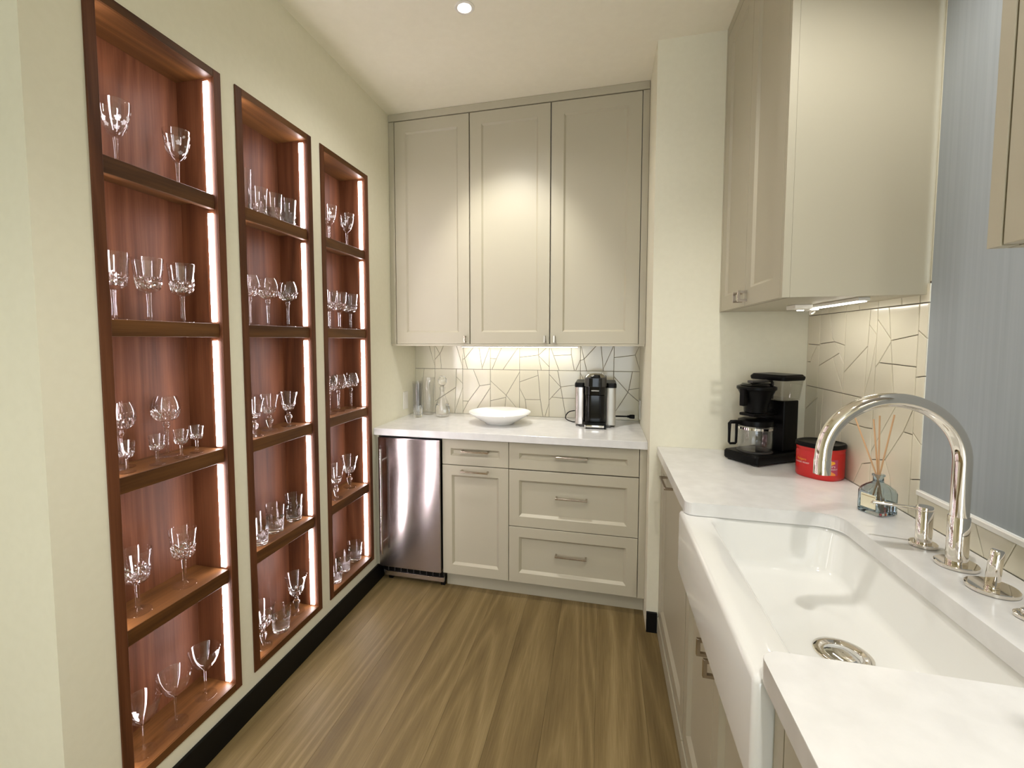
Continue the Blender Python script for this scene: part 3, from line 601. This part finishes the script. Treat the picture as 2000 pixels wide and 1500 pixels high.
# etched wine glass, h .182
EO = [(.0062,.084), (.0115,.0885), (.018,.095), (.0235,.104), (.0285,.116), (.0325,.131), (.0355,.147), (.0378,.164), (.0395,.182)]
bi = [(.0392,.1825), (.0386,.182), (.0368,.164), (.0344,.147), (.0312,.131), (.027,.117), (.0205,.106), (.010,.1), (1e-4,.0985)]
KIND['etched'] = stemware(foot(.033,.0048,.013), [(.0048,.013), (.0042,.04), (.0062,.084)], EO, bi)
def etching():
    bm = bmesh.new()
    def pt(th, z):
        for (r0, z0), (r1, z1) in zip(EO, EO[1:]):
            if z0 <= z <= z1: r = r0+(r1-r0)*(z-z0)/(z1-z0)+.0003; return (r*math.cos(th), r*math.sin(th), z)
        return None
    def petal(th, z, ang, ln, wd):
        pts = []
        for k in range(8):
            a = 2*math.pi*k/8; u = ln*.55+ln*.5*math.cos(a); v = wd*math.sin(a)*(1+.3*math.cos(a))
            du, dv = u*math.cos(ang)-v*math.sin(ang), u*math.sin(ang)+v*math.cos(ang); p = pt(th+du/.034, z+dv)
            if p is None: return
            pts.append(bm.verts.new(p))
        bm.faces.new(pts)
    for th, z, s in ((-.1,.142,.0085), (.42,.127,.008), (-.55,.125,.007), (2.2,.14,.008), (2.8,.126,.008), (-1.5,.138,.008), (3.9,.13,.008), (1.2,.128,.0075)):
        for k in range(5): petal(th, z, 2*math.pi*k/5+.3, s, s*.38)
    for th, z, an in ((.15,.155,1.2), (-.35,.158,2.2), (.6,.145,.6), (-.8,.112,4.0), (.1,.112,5.0), (-.25,.108,4.4), (2.5,.155,1.5), (-1.2,.153,.9)): petal(th, z, an, .011, .0032)
    bmesh.ops.recalc_face_normals(bm, faces=bm.faces); me = bpy.data.meshes.new('etched_flowers'); bm.to_mesh(me); bm.free(); me.materials.append(ETCH); return me
KIND['etched']['etched_flowers'] = etching()
# tumblers
def tumbler(rb, rt, h, base, cutn, seg=24):
    o = [(1e-4, .0005), (rb-.004, .0), (rb-.001, .0015)]
    for k in range(9): t = k/8; o.append((rb+(rt-rb)*t, .004+(h-.004)*t))
    i = [(rt-.0006, h+.0006), (rt-.0013, h), (rt-.0022-(rt-rb)*.3, h*.7), (rb-.002+(rt-rb)*.3, h*.35), (rb-.004, base+.006), (rb*.6, base+.001), (1e-4, base)]
    return glass_part(o+i, range(3, 3+cutn), seg, .0010, range(3+cutn, 3+cutn+2) if cutn else None, (0, 1, 2, 3))
KIND['tumbler'] = {None: tumbler(.031, .0385, .118, .014, 5)}
KIND['lowtumbler'] = {None: tumbler(.032, .041, .100, .013, 6, 28)}
KIND['highball'] = {None: tumbler(.026, .030, .165, .012, 0)}
def place(kind, name, label, group, loc, rz=0.0):
    parts = KIND[kind]
    if None in parts:
        o = link(name, parts[None], GLASS, None, loc); o.rotation_euler = (0, 0, rz); return tag(o, label, 'glass', group)
    t = thing(name, label, 'glass', loc, rz, group)
    for n, me in parts.items(): link(n, me, None, t)
    return t
NM = {'goblet': ('crystal_goblet', 'cut crystal goblet'), 'hock': ('hock_glass', 'balloon shaped cut crystal hock glass'), 'cordial': ('cordial_glass', 'tiny cut crystal cordial glass'),
      'flared': ('flared_goblet', 'flared cut goblet on a bulbous stem'), 'tallflared': ('flared_goblet', 'flared cut goblet on a bulbous stem'), 'martini': ('cocktail_glass', 'plain thin stemmed cocktail glass'),
      'etched': ('etched_wine_glass', 'flower etched wine glass'), 'tumbler': ('cut_glass_tumbler', 'cut glass tumbler'), 'lowtumbler': ('cut_glass_tumbler', 'low cut glass tumbler'), 'highball': ('highball_glass', 'plain tall highball glass')}
SHN = ['top shelf', 'second shelf', 'third shelf', 'fourth shelf', 'bottom shelf']
#  cabinet, shelf, kind, y, x, distinguishing words
GL = [(0,0,'etched',1.025,-.072,'left of the two'), (0,0,'etched',1.215,-.068,'right of the two'),
 (0,1,'goblet',1.000,-.075,'leftmost, half hidden by the frame'), (0,1,'goblet',1.100,-.070,'middle of three'), (0,1,'goblet',1.212,-.068,'rightmost of three'),
 (0,2,'hock',1.018,-.103,'left of two'), (0,2,'hock',1.165,-.103,'right of two'),
 (0,2,'cordial',.985,-.038,'leftmost of four'), (0,2,'cordial',1.075,-.036,'second from left of four'), (0,2,'cordial',1.158,-.038,'third from left of four'), (0,2,'cordial',1.226,-.049,'rightmost of four'),
 (0,3,'goblet',1.017,-.066,'left of two'), (0,3,'goblet',1.173,-.065,'right of two'),
 (0,4,'martini',1.000,-.048,'leftmost of three'), (0,4,'martini',1.110,-.052,'middle of three'), (0,4,'martini',1.226,-.055,'rightmost of three'),
 (1,0,'highball',1.500,-.075,'leftmost'), (1,0,'tumbler',1.580,-.080,'left of three'), (1,0,'tumbler',1.660,-.075,'middle of three'), (1,0,'tumbler',1.740,-.068,'rightmost of three'),
 (1,1,'hock',1.512,-.075,'leftmost of three'), (1,1,'hock',1.608,-.070,'middle of three'), (1,1,'hock',1.730,-.070,'rightmost of three'),
 (1,2,'flared',1.490,-.052,'leftmost of three'), (1,2,'flared',1.603,-.076,'middle of three'), (1,2,'flared',1.705,-.062,'rightmost of three'),
 (1,3,'tumbler',1.493,-.048,'leftmost of three'), (1,3,'tumbler',1.606,-.066,'middle of three'), (1,3,'tumbler',1.735,-.072,'rightmost of three'),
 (1,4,'tallflared',1.492,-.045,'left of two'), (1,4,'lowtumbler',1.598,-.046,''), (1,4,'tallflared',1.727,-.066,'right of two'),
 (2,0,'etched',2.055,-.070,'left of two'), (2,0,'etched',2.215,-.068,'right of two'),
 (2,1,'goblet',2.040,-.070,'leftmost of three'), (2,1,'goblet',2.130,-.070,'middle of three'), (2,1,'goblet',2.238,-.070,'rightmost of three'),
 (2,2,'hock',2.030,-.075,'leftmost of three'), (2,2,'hock',2.122,-.080,'middle of three'), (2,2,'hock',2.238,-.076,'rightmost of three'),
 (2,3,'tallflared',2.025,-.045,'left of two'), (2,3,'tallflared',2.206,-.076,'right of two'),
 (2,4,'lowtumbler',2.000,-.045,'leftmost of three'), (2,4,'lowtumbler',2.105,-.062,'middle of three'), (2,4,'lowtumbler',2.232,-.068,'rightmost of three')]
for ci, si, k, y, x, w in GL:
    nm, ds = NM[k]; z = (SH+[SB])[si]+.0004
    lab = f"{ds}, {w}, {SHN[si]}, {WHICH[ci]} walnut cabinet" if w else f"{ds} between two goblets, {SHN[si]}, {WHICH[ci]} walnut cabinet"
    place(k, nm, lab, f"glasses on the {SHN[si]} of the {WHICH[ci]} cabinet", (x, y, z), random.random()*6)

# ------------------------------------------------------------ things on the back counter
Z = CH+.0003
# decanter with ball stopper
dcn = thing('glass_decanter', 'cut glass decanter with a round ball stopper on the back counter', 'decanter', (.255, 2.80, Z))
do = [(1e-4,.0004), (.034,0), (.040,.003), (.0455,.02), (.0475,.04), (.0465,.06), (.043,.08), (.037,.1), (.029,.12), (.0205,.14), (.0155,.155), (.0145,.17), (.0175,.184), (.0235,.193)]
di = [(.0225,.194), (.0165,.186), (.0125,.171), (.0125,.155), (.0175,.139), (.026,.119), (.034,.1), (.040,.08), (.0435,.06), (.0445,.04), (.042,.022), (.03,.014), (1e-4,.012)]
link('decanter_body', glass_part(do+di, (3,4,5,6), 32, .0010, (7,8)), None, dcn)
so = [(1e-4,.165), (.008,.1655), (.011,.18), (.0115,.196), (.009,.201), (.011,.205), (.020,.212), (.027,.224), (.0295,.238), (.027,.252), (.020,.263), (.010,.269), (1e-4,.27)]
link('ball_stopper', glass_part(so, (7,8,9), 28, .0008, None, range(len(so))), None, dcn)
# cut glass vase with a diagonal twist
bm = bmesh.new(); rings = []; prof = [(.028,0), (.034,.002), (.036,.01), (.037,.03), (.0375,.07), (.0385,.11), (.040,.16), (.042,.21), (.0445,.252)]; sg = 36
for j, (r, z) in enumerate(prof): rings.append([((r+(.0014 if 1 < j < 8 and (i % 3) == 0 else 0))*math.cos(2*math.pi*i/sg+z*5), (r+(.0014 if 1 < j < 8 and (i % 3) == 0 else 0))*math.sin(2*math.pi*i/sg+z*5), z) for i in range(sg)])
for r, z in [(.0425,.2525), (.0415,.25), (.0385,.2), (.0365,.15), (.035,.08), (.033,.03), (.026,.018)]: rings.append([(r*math.cos(2*math.pi*i/sg+z*5), r*math.sin(2*math.pi*i/sg+z*5), z) for i in range(sg)])
loft(bm, rings); vs_ = finish('cut_glass_vase', bm, THIN, None, 28, center=False); vs_.location = (.132, 2.86, Z)
tag(vs_, 'tall cut glass vase with twisted flutes on the back counter left of the decanter', 'vase')
hb = {None: tumbler(.027, .033, .222, .018, 3, 22)}; KIND['tallbeer'] = hb
place('tallbeer', 'highball_glass', 'tall slim glass in front of the cut glass vase on the back counter', 'tall glasses by the left wall outlet', (.108, 2.735, Z))
place('tallbeer', 'highball_glass', 'tall slim glass against the left wall beside the outlet, back counter', 'tall glasses by the left wall outlet', (.042, 2.885, Z))
# white serving bowl
bm = bmesh.new()
lathe(bm, [(.001,.004), (.078,.004), (.082,0), (.086,.001), (.092,.009), (.125,.026), (.160,.048), (.184,.064), (.1885,.069), (.187,.072), (.181,.0705), (.155,.056), (.128,.040), (.108,.030), (.102,.029), (.098,.031), (.094,.029), (.088,.022), (.06,.019), (.001,.0185)], 72, 0, 0, False, False)
bw = finish('serving_bowl', bm, CHINA, None, 30, center=False); bw.location = (.672, 2.665, Z)
tag(bw, 'large shallow white china serving bowl on the back counter', 'bowl')

# espresso machine
em = thing('espresso_machine', 'black capsule espresso machine with silver side tanks on the back counter', 'coffee machine', (1.236, 2.70, Z))
def eb(n, x, y, z, m, bev=.004, seg=2, par=None): return boxo(n, x, y, z, m, par or em, bev, seg, 40)
bm = bmesh.new(); loft(bm, [rrect(-.056, .056, -.05, .17, .03, z, 6) for z in (.034, .185)]); finish('body', bm, GLOSSB, em, 40)
bm = bmesh.new(); loft(bm, [rrect(-.05, .05, -.062, .05, .032, .186, 6), rrect(-.056, .056, -.072, .10, .034, .192, 6), rrect(-.058, .058, -.074, .16, .036, .238, 6)]); hd = finish('brew_head', bm, GLOSSB, em, 40)
bm = bmesh.new(); loft(bm, [rrect(-.062, .062, -.078, .17, .04, .2385, 6), rrect(-.0625, .0625, -.079, .17, .04, .285, 6), rrect(-.058, .058, -.074, .165, .038, .291, 6)]); finish('head_cover', bm, GREYP, em, 40)
bm = bmesh.new(); loft(bm, [rrect(-.036, .036, -.0805, -.05, .004, z, 3) for z in (.2395, .287)]); finish('front_plate', bm, GLOSSB, em, 40)
bm = bmesh.new(); loft(bm, [rrect(-.056, .056, -.072, .16, .036, .2912, 6), rrect(-.052, .052, -.066, .15, .036, .300, 6), rrect(-.040, .040, -.05, .13, .03, .309, 6), rrect(-.02, .02, -.03, .09, .02, .313, 6)]); finish('top_lid', bm, CHROME, em, 50)
bm = bmesh.new(); loft(bm, [rrect(-.028, .028, -.082, -.05, .01, .2915, 4), rrect(-.024, .024, -.075, -.04, .01, .305, 4)]); finish('lid_lever', bm, BLACK, em, 50)
bm = bmesh.new(); tube(bm, [(-.022, -.083, .300), (-.008, -.084, .306)], .006, 10); finish('lever_knob', bm, CHROME, em, 50)
for s, nm in ((-1, 'capsule_container'), (1, 'water_tank')):
    xs = tuple(sorted((s*.0595, s*.115)))
    bm = bmesh.new(); loft(bm, [rrect(xs[0], xs[1], -.02, .20, .015, z, 4) for z in (.012, .228)]); finish(nm, bm, STEELP if s < 0 else mat('frosted_tank', (.45,.43,.38), .3, .55), em, 40)
    xs2 = tuple(sorted((s*.0595, s*.118)))
    bm = bmesh.new(); loft(bm, [rrect(xs2[0], xs2[1], -.024, .204, .016, .229, 4), rrect(xs2[0], xs2[1], -.024, .204, .016, .249, 4), rrect(xs2[0]+.004, xs2[1]-.004, -.02, .2, .014, .256, 4)]); finish('tank_lid', bm, BLACK, em, 40)
    eb('foot', tuple(sorted((s*.0605, s*.088))), (-.035, .02), (0, .0115), GREYP, .002)
eb('drip_tray', (-.05, .052), (-.095, -.0505), (.008, .022), CHROME, .003)
eb('tray_frame', (-.056, .058), (-.098, .10), (.0225, .0335), BLACK, .002)
eb('tray_foot', (.0525, .0605), (-.093, -.0515), (.0, .022), BLACK, .001); eb('tray_foot', (-.058, -.0505), (-.093, -.0515), (.0, .022), STEELP, .001)
me = text_mesh('NESPRESSO', .0085); w_ = link('wordmark', me, WHT, hd); w_.rotation_euler = (math.pi/2, 0, 0); w_.location = Vector((0, -.0742, .213))-hd.location
bm = bmesh.new(); tube(bm, spline([(-.05, .205, .03), (-.11, .21, .055), (-.165, .17, .05), (-.18, .12, .02), (-.14, .09, .005), (-.1, .1, .005), (-.05, .14, .005)], 8), .0032, 8); finish('power_cord', bm, BLACK, em, True)
bm = bmesh.new(); tube(bm, spline([(.10, .205, .03), (.125, .18, .034), (.16, .165, .037), (.19, .16, .038)], 6), .0045, 8); cd = finish('power_cord', bm, BLACK, em, True)
bm = bmesh.new(); tube(bm, [(.188, .16, .038), (.197, .16, .038), (.203, .16, .038), (.225, .16, .038), (.231, .16, .038)], [.0075, .0075, .012, .013, .011], 12); pg = finish('plug', bm, BLACK, em, 50)
bm = bmesh.new()
for dz in (-.006, .006): box(bm, (.231, .246), (.1575, .1625), (.037+dz, .039+dz))
p_ = finish('plug_prongs', bm, CHROME, em)

# ------------------------------------------------------------ things on the right counter
# drip coffee maker (long axis turned into the corner)
cm = thing('coffee_maker', 'black drip coffee maker with glass carafe and clear water tank in the corner', 'coffee maker', (1.872, 1.962, Z), math.radians(35))
def cb(n, x, y, z, m, bev=.004, seg=2, par=None): return boxo(n, x, y, z, m, par or cm, bev, seg, 40)
LN, WD = .262, .164
bm = bmesh.new(); loft(bm, [rrect(.004, LN-.002, .004, WD-.004, .012, .006, 4), rrect(0, LN, 0, WD, .014, .012, 4), rrect(0, LN, 0, WD, .014, .036, 4), rrect(.005, LN-.003, .005, WD-.005, .012, .043, 4)]); finish('base', bm, BLACK, cm, 35)
for x, y in ((.02, .02), (.02, WD-.02), (LN-.02, .02), (LN-.02, WD-.02)):
    bm = bmesh.new(); lathe(bm, [(.009, 0), (.009, .0075)], 14, x, y); finish('foot', bm, GREYP, cm, 40)
cb('tower', (.165, .250), (.018, WD-.018), (.0435, .255), BLACK, .006, 3)
HX, HY = .084, WD/2
bm = bmesh.new(); lathe(bm, [(.066, .0435), (.066, .047), (.063, .0485), (.001, .0485)], 36, HX, HY, True, False); finish('hot_plate', bm, GREYP, cm, 40)
# water tank (thin walled) with lid
bm = bmesh.new(); ro = [rrect(.150, .258, .014, WD-.014, .016, .2555, 5), rrect(.138, .268, .006, WD-.006, .018, .337, 5), rrect(.1405, .2655, .0085, WD-.0085, .017, .337, 5), rrect(.1525, .2555, .0165, WD-.0165, .015, .2585, 5)]
loft(bm, ro); finish('water_tank', bm, CLEARP, cm, 35)
bm = bmesh.new(); loft(bm, [rrect(.136, .270, .004, WD-.004, .018, .3375, 5), rrect(.134, .272, .002, WD-.002, .018, .345, 5), rrect(.134, .272, .002, WD-.002, .018, .352, 5), rrect(.142, .264, .010, WD-.010, .016, .361, 5)]); finish('tank_lid', bm, BLACK, cm, 35)
bm = bmesh.new(); tube(bm, [(.175, HY, .259), (.175, HY, .325), (.165, HY, .334), (.135, HY, .334)], .006, 10); finish('riser_tube', bm, GREYP, cm, True)
cb('outlet_arm', (.045, .139), (HY-.013, HY+.013), (.3275, .338), GREYP, .003)
# brew basket
bm = bmesh.new(); lathe(bm, [(.038, .205), (.044, .207), (.046, .235), (.052, .262), (.068, .298), (.073, .302), (.073, .312), (.069, .314), (.001, .314)], 40, HX, HY, True, False); bk = finish('brew_basket', bm, BLACK, cm, 35)
bm = bmesh.new(); lathe(bm, [(.058, .3145), (.060, .318), (.052, .325), (.001, .327)], 40, HX, HY, True, False); finish('basket_lid', bm, GLOSSB, cm, 35)
cb('basket_handle', (.002, .024), (HY-.011, HY+.011), (.235, .304), BLACK, .003)
cb('holder_bracket', (.03, .166), (HY-.034, HY+.034), (.192, .2045), BLACK, .004)
# carafe
cf = thing('carafe', '', '', (HX, HY, .049)); cf.parent = cm; del_ = [k for k in ('label', 'category') if k in cf]
for k in del_: del cf[k]
go = [(1e-4,.0004), (.056,0), (.0615,.003), (.0645,.012), (.065,.05), (.0645,.085), (.0625,.098), (.061,.102)]
gi = [(.0592,.102), (.0605,.097), (.0625,.084), (.063,.05), (.0625,.013), (.055,.003), (1e-4,.0025)]
link('carafe_glass', glass_part(go+gi, (), 40), None, cf)
bm = bmesh.new(); lathe(bm, [(.059, .1025), (.066, .1025), (.0665, .108), (.064, .124), (.048, .130), (.001, .131)], 40, 0, 0, True, False); finish('carafe_lid', bm, BLACK, cf, 35)
bm = bmesh.new(); HA = math.radians(160)
def hp(r, z): return (r*math.cos(HA), r*math.sin(HA), z)
tube(bm, [hp(.060, .114), hp(.080, .116), hp(.102, .116), hp(.108, .110), hp(.108, .075), hp(.108, .032), hp(.104, .026), hp(.082, .026), hp(.079, .030), hp(.078, .06), hp(.078, .112)], [.008, .008, .008, .007, .0055, .005, .005, .005, .005, .005, .006], 8); finish('carafe_handle', bm, BLACK, cf, 50)
bm = bmesh.new(); lathe(bm, [(.0652, .088), (.0668, .088), (.0668, .097), (.0640, .097)], 40, 0, 0, False, False); finish('carafe_band', bm, CHROME, cf, 35)
bm = bmesh.new(); tube(bm, spline([(LN-.004, .03, .025), (LN+.02, .015, .018), (LN+.016, -.02, .008), (LN-.01, -.028, .0045)], 6), .0035, 8); finish('power_cord', bm, BLACK, cm, True)

# coffee tub
tubo = thing('coffee_tub', 'red plastic ground coffee tub with a black lid behind the faucet', 'tub', (2.062, 1.905, Z), math.radians(-52))
def sup(a, b, n, z, sg=48):
    out = []
    for i in range(sg):
        t = 2*math.pi*i/sg; c, s = math.cos(t), math.sin(t); out.append((a*abs(c)**(2/n)*(1 if c >= 0 else -1), b*abs(s)**(2/n)*(1 if s >= 0 else -1), z))
    return out
A_, B_, EN = .071, .064, 2.7
bm = bmesh.new(); loft(bm, [sup(A_-.004, B_-.004, EN, 0), sup(A_-.001, B_-.001, EN, .004), sup(A_, B_, EN, .01), sup(A_, B_, EN, .092), sup(A_-.0015, B_-.0015, EN, .096), sup(A_-.0015, B_-.0015, EN, .099), sup(A_, B_, EN, .103), sup(A_, B_, EN, .112)]); finish('tub_body', bm, RED, tubo, 50)
bm = bmesh.new(); loft(bm, [sup(A_+.0015, B_+.0015, EN, .1125), sup(A_+.003, B_+.003, EN, .115), sup(A_+.003, B_+.003, EN, .124), sup(A_+.0005, B_+.0005, EN, .129), sup(A_-.006, B_-.006, EN, .129), sup(A_-.009, B_-.009, EN, .1265)]); finish('tub_lid', bm, BLACK, tubo, 45)
def spt(ang, z, d=.0004):
    c, s = math.cos(ang), math.sin(ang); a, b = A_+d, B_+d
    r = (abs(c/a)**EN+abs(s/b)**EN)**(-1/EN); return Vector((r*c, r*s, z))
def wrap(name, poly, m, d=.0004, par=tubo):
    """flat print bent round the tub: poly of (angle, z); cut into narrow strips"""
    bm = bmesh.new(); vs = [bm.verts.new((a, z, 0)) for a, z in poly]; bm.faces.new(vs)
    lo, hi = min(p[0] for p in poly), max(p[0] for p in poly); n = max(2, int((hi-lo)/.07))
    for k in range(1, n): bmesh.ops.bisect_plane(bm, geom=bm.verts[:]+bm.edges[:]+bm.faces[:], plane_co=(lo+(hi-lo)*k/n, 0, 0), plane_no=(1, 0, 0))
    for v in bm.verts: v.co = spt(v.co.x, v.co.y, d)
    return finish(name, bm, m, par)
def wraptext(name, s, size, ang0, z0, m, d=.0007):
    me = text_mesh(s, size, 0)
    for v in me.vertices: v.co = spt(ang0+v.co.x/.062, z0+v.co.y, d)
    return link(name, me, m, tubo)
FA = -.74; BA = FA-1.30           # facing panels: front label and side label
for q, s_ in ((FA, 1.0), (BA, .8)):
    wrap('label_field', [(q-.48*s_, .022), (q+.48*s_, .022), (q+.48*s_, .078), (q-.48*s_, .078)] if s_ == 1 else [(q-.3, .03), (q+.35, .03), (q+.35, .076), (q-.3, .076)], PINKP if s_ == 1 else RED, .0003)
    if s_ == 1:
        wrap('label_sun', [(q-.42, .062), (q-.25, .064), (q-.1, .059), (q+.08, .056), (q+.25, .062), (q+.33, .064), (q+.30, .071), (q+.12, .074), (q-.1, .074), (q-.42, .071)], YEL, .0006)
        wrap('label_cup', [(q-.48, .022), (q+.36, .022), (q+.34, .028), (q+.15, .036), (q-.1, .034), (q-.3, .037), (q-.48, .033)], ORG, .0006)
        wraptext('brand_lettering', 'Folgers', .0135, q+.02, .0505, WHT); wraptext('blend_lettering', 'CLASSIC ROAST', .0075, q+.02, .0415, WHT)
    else:
        wraptext('brand_lettering', 'Folgers', .011, q+.06, .062, YEL); wraptext('blend_lettering', 'CLASSIC ROAST', .0070, q+.08, .051, WHT)
bq = BA-.62
wrap('barcode_field', [(bq-.13, .034), (bq+.13, .034), (bq+.13, .062), (bq-.13, .062)], WHT, .0005)
for k in range(6): wrap('barcode_bar', [(bq-.10+k*.034, .040), (bq-.084+k*.034, .040), (bq-.084+k*.034, .060), (bq-.10+k*.034, .060)], GREYP, .0008)

# reed diffuser
rd = thing('reed_diffuser', 'smoky blue glass bottle reed diffuser with wooden reeds beside the sink', 'diffuser', (2.060, 1.535, Z), math.radians(28))
hs = .034
bo_ = [rrect(-hs+.004, hs-.004, -hs+.004, hs-.004, .006, 0, 5), rrect(-hs, hs, -hs, hs, .008, .004, 5), rrect(-hs, hs, -hs, hs, .008, .062, 5), rrect(-hs+.003, hs-.003, -hs+.003, hs-.003, .012, .074, 5), rrect(-hs+.010, hs-.010, -hs+.010, hs-.010, .016, .083, 5), rrect(-.016, .016, -.016, .016, .0158, .089, 5), rrect(-.0125, .0125, -.0125, .0125, .0123, .093, 5), rrect(-.0122, .0122, -.0122, .0122, .012, .108, 5), rrect(-.0155, .0155, -.0155, .0155, .0153, .110, 5), rrect(-.0155, .0155, -.0155, .0155, .0153, .1135, 5),
 rrect(-.010, .010, -.010, .010, .0098, .1135, 5), rrect(-.0098, .0098, -.0098, .0098, .0096, .092, 5), rrect(-.014, .014, -.014, .014, .0135, .087, 5), rrect(-hs+.013, hs-.013, -hs+.013, hs-.013, .012, .080, 5), rrect(-hs+.0055, hs-.0055, -hs+.0055, hs-.0055, .008, .070, 5), rrect(-hs+.003, hs-.003, -hs+.003, hs-.003, .006, .060, 5), rrect(-hs+.003, hs-.003, -hs+.003, hs-.003, .006, .012, 5), rrect(-hs+.008, hs-.008, -hs+.008, hs-.008, .006, .009, 5)]
bm = bmesh.new(); loft(bm, bo_); finish('bottle', bm, SMOKE, rd, 40)
bm = bmesh.new(); loft(bm, [rrect(-hs+.0033, hs-.0033, -hs+.0033, hs-.0033, .006, .0125, 5), rrect(-hs+.0033, hs-.0033, -hs+.0033, hs-.0033, .006, .036, 5)]); finish('scented_oil', bm, LIQ, rd, 40)
boxo('paper_label', (-hs-.0006, -hs-.0001), (-.02, .021), (.018, .058), LABEL, rd)
boxo('label_band', (-hs-.0009, -hs-.0007), (-.018, .019), (.051, .0535), mat('label_print', (.45,.35,.18), .6), rd)
for (dx, dy, dz), (bx, by) in zip(((-.045,.045,.285), (-.002,.004,.285), (.022,-.018,.290), (.012,.03,.27)), ((.02,-.012), (.004,0), (-.018,.01), (-.012,-.02))):
    bm = bmesh.new(); p1 = Vector((0, 0, .108))+Vector((dx, dy, dz-.108)).normalized()*.004; p0 = Vector((bx*.9, by*.9, .014)); p2 = Vector((dx, dy, dz)); k = .108
    mid = Vector((dx*.07, dy*.07, .109)); tube(bm, [p0, mid, p2], .0021, 8); finish('reed', bm, REED, rd, 50)

# faucet set in polished nickel
fc = thing('faucet', 'tall gooseneck faucet in polished nickel behind the sink', 'faucet', (2.050, 1.21, Z))
bm = bmesh.new(); lathe(bm, [(.0365, 0), (.0375, .001), (.0375, .0075), (.036, .009), (.001, .009)], 48, 0, 0, True, False); finish('escutcheon', bm, NICKEL, fc, 40)
bm = bmesh.new(); lathe(bm, [(.0188, .0092), (.0188, .112), (.0180, .1135)], 36, 0, 0); finish('riser', bm, NICKEL, fc, 40)
R_G = .134; zc = 1.150-CH
pts = [(0, 0, .112), (0, 0, .17)]+[(-R_G+R_G*math.cos(a), -.0, zc+R_G*math.sin(a)) for a in [math.pi*k/28 for k in range(29)]]+[(-2*R_G-.001, 0, zc-.012)]
bm = bmesh.new(); tube(bm, pts, .0165, 28); finish('gooseneck', bm, NICKEL, fc, 40)
bm = bmesh.new(); tube(bm, [(-2*R_G-.001, 0, zc-.0105), (-2*R_G-.001, 0, zc-.013), (-2*R_G-.001, 0, zc-.045)], [.0168, .0172, .0172], 28); finish('spout_tip', bm, NICKEL, fc, 40)
sd = thing('soap_dispenser', 'polished nickel soap dispenser with a long thin spout left of the faucet', 'soap dispenser', (2.046, 1.312, Z))
bm = bmesh.new(); lathe(bm, [(.0265, 0), (.0275, .001), (.0275, .0075), (.026, .009), (.001, .009)], 40, 0, 0, True, False); finish('escutcheon', bm, NICKEL, sd, 40)
bm = bmesh.new(); lathe(bm, [(.016, .0092), (.016, .088), (.015, .0895)], 32, 0, 0); finish('pump_body', bm, NICKEL, sd, 40)
bm = bmesh.new(); lathe(bm, [(.0165, .0897), (.0165, .097), (.0155, .0985)], 32, 0, 0); finish('pump_head', bm, NICKEL, sd, 40)
bm = bmesh.new(); tube(bm, [(-.012, .002, .091), (-.06, .012, .093), (-.098, .02, .0945), (-.100, .0205, .090)], [.0045, .004, .0042, .004], 12); finish('nozzle', bm, NICKEL, sd, 50)
hl = thing('lever_tap', 'polished nickel lever tap on a wide round plate right of the faucet', 'tap', (2.046, 1.108, Z))
bm = bmesh.new(); lathe(bm, [(.039, 0), (.040, .001), (.040, .0075), (.0385, .009), (.001, .009)], 48, 0, 0, True, False); finish('escutcheon', bm, NICKEL, hl, 40)
bm = bmesh.new(); tube(bm, [(0, 0, .0092), (0, 0, .013), (0, 0, .014), (.002, -.001, .05), (.0045, -.002, .082), (.0048, -.0021, .0845)], [.0105, .0105, .0115, .011, .0105, .008], 24); finish('lever', bm, NICKEL, hl, 50)
ab = thing('disposal_button', 'small polished nickel disposal button at the right picture edge on the counter', 'button', (2.036, 1.008, Z))
bm = bmesh.new(); lathe(bm, [(.021, 0), (.022, .001), (.022, .006), (.020, .0075), (.001, .0075)], 36, 0, 0, True, False); finish('bezel', bm, NICKEL, ab, 40)
bm = bmesh.new(); lathe(bm, [(.013, .0077), (.013, .014), (.011, .0155), (.001, .0155)], 32, 0, 0, True, False); finish('push_button', bm, NICKEL, ab, 40)
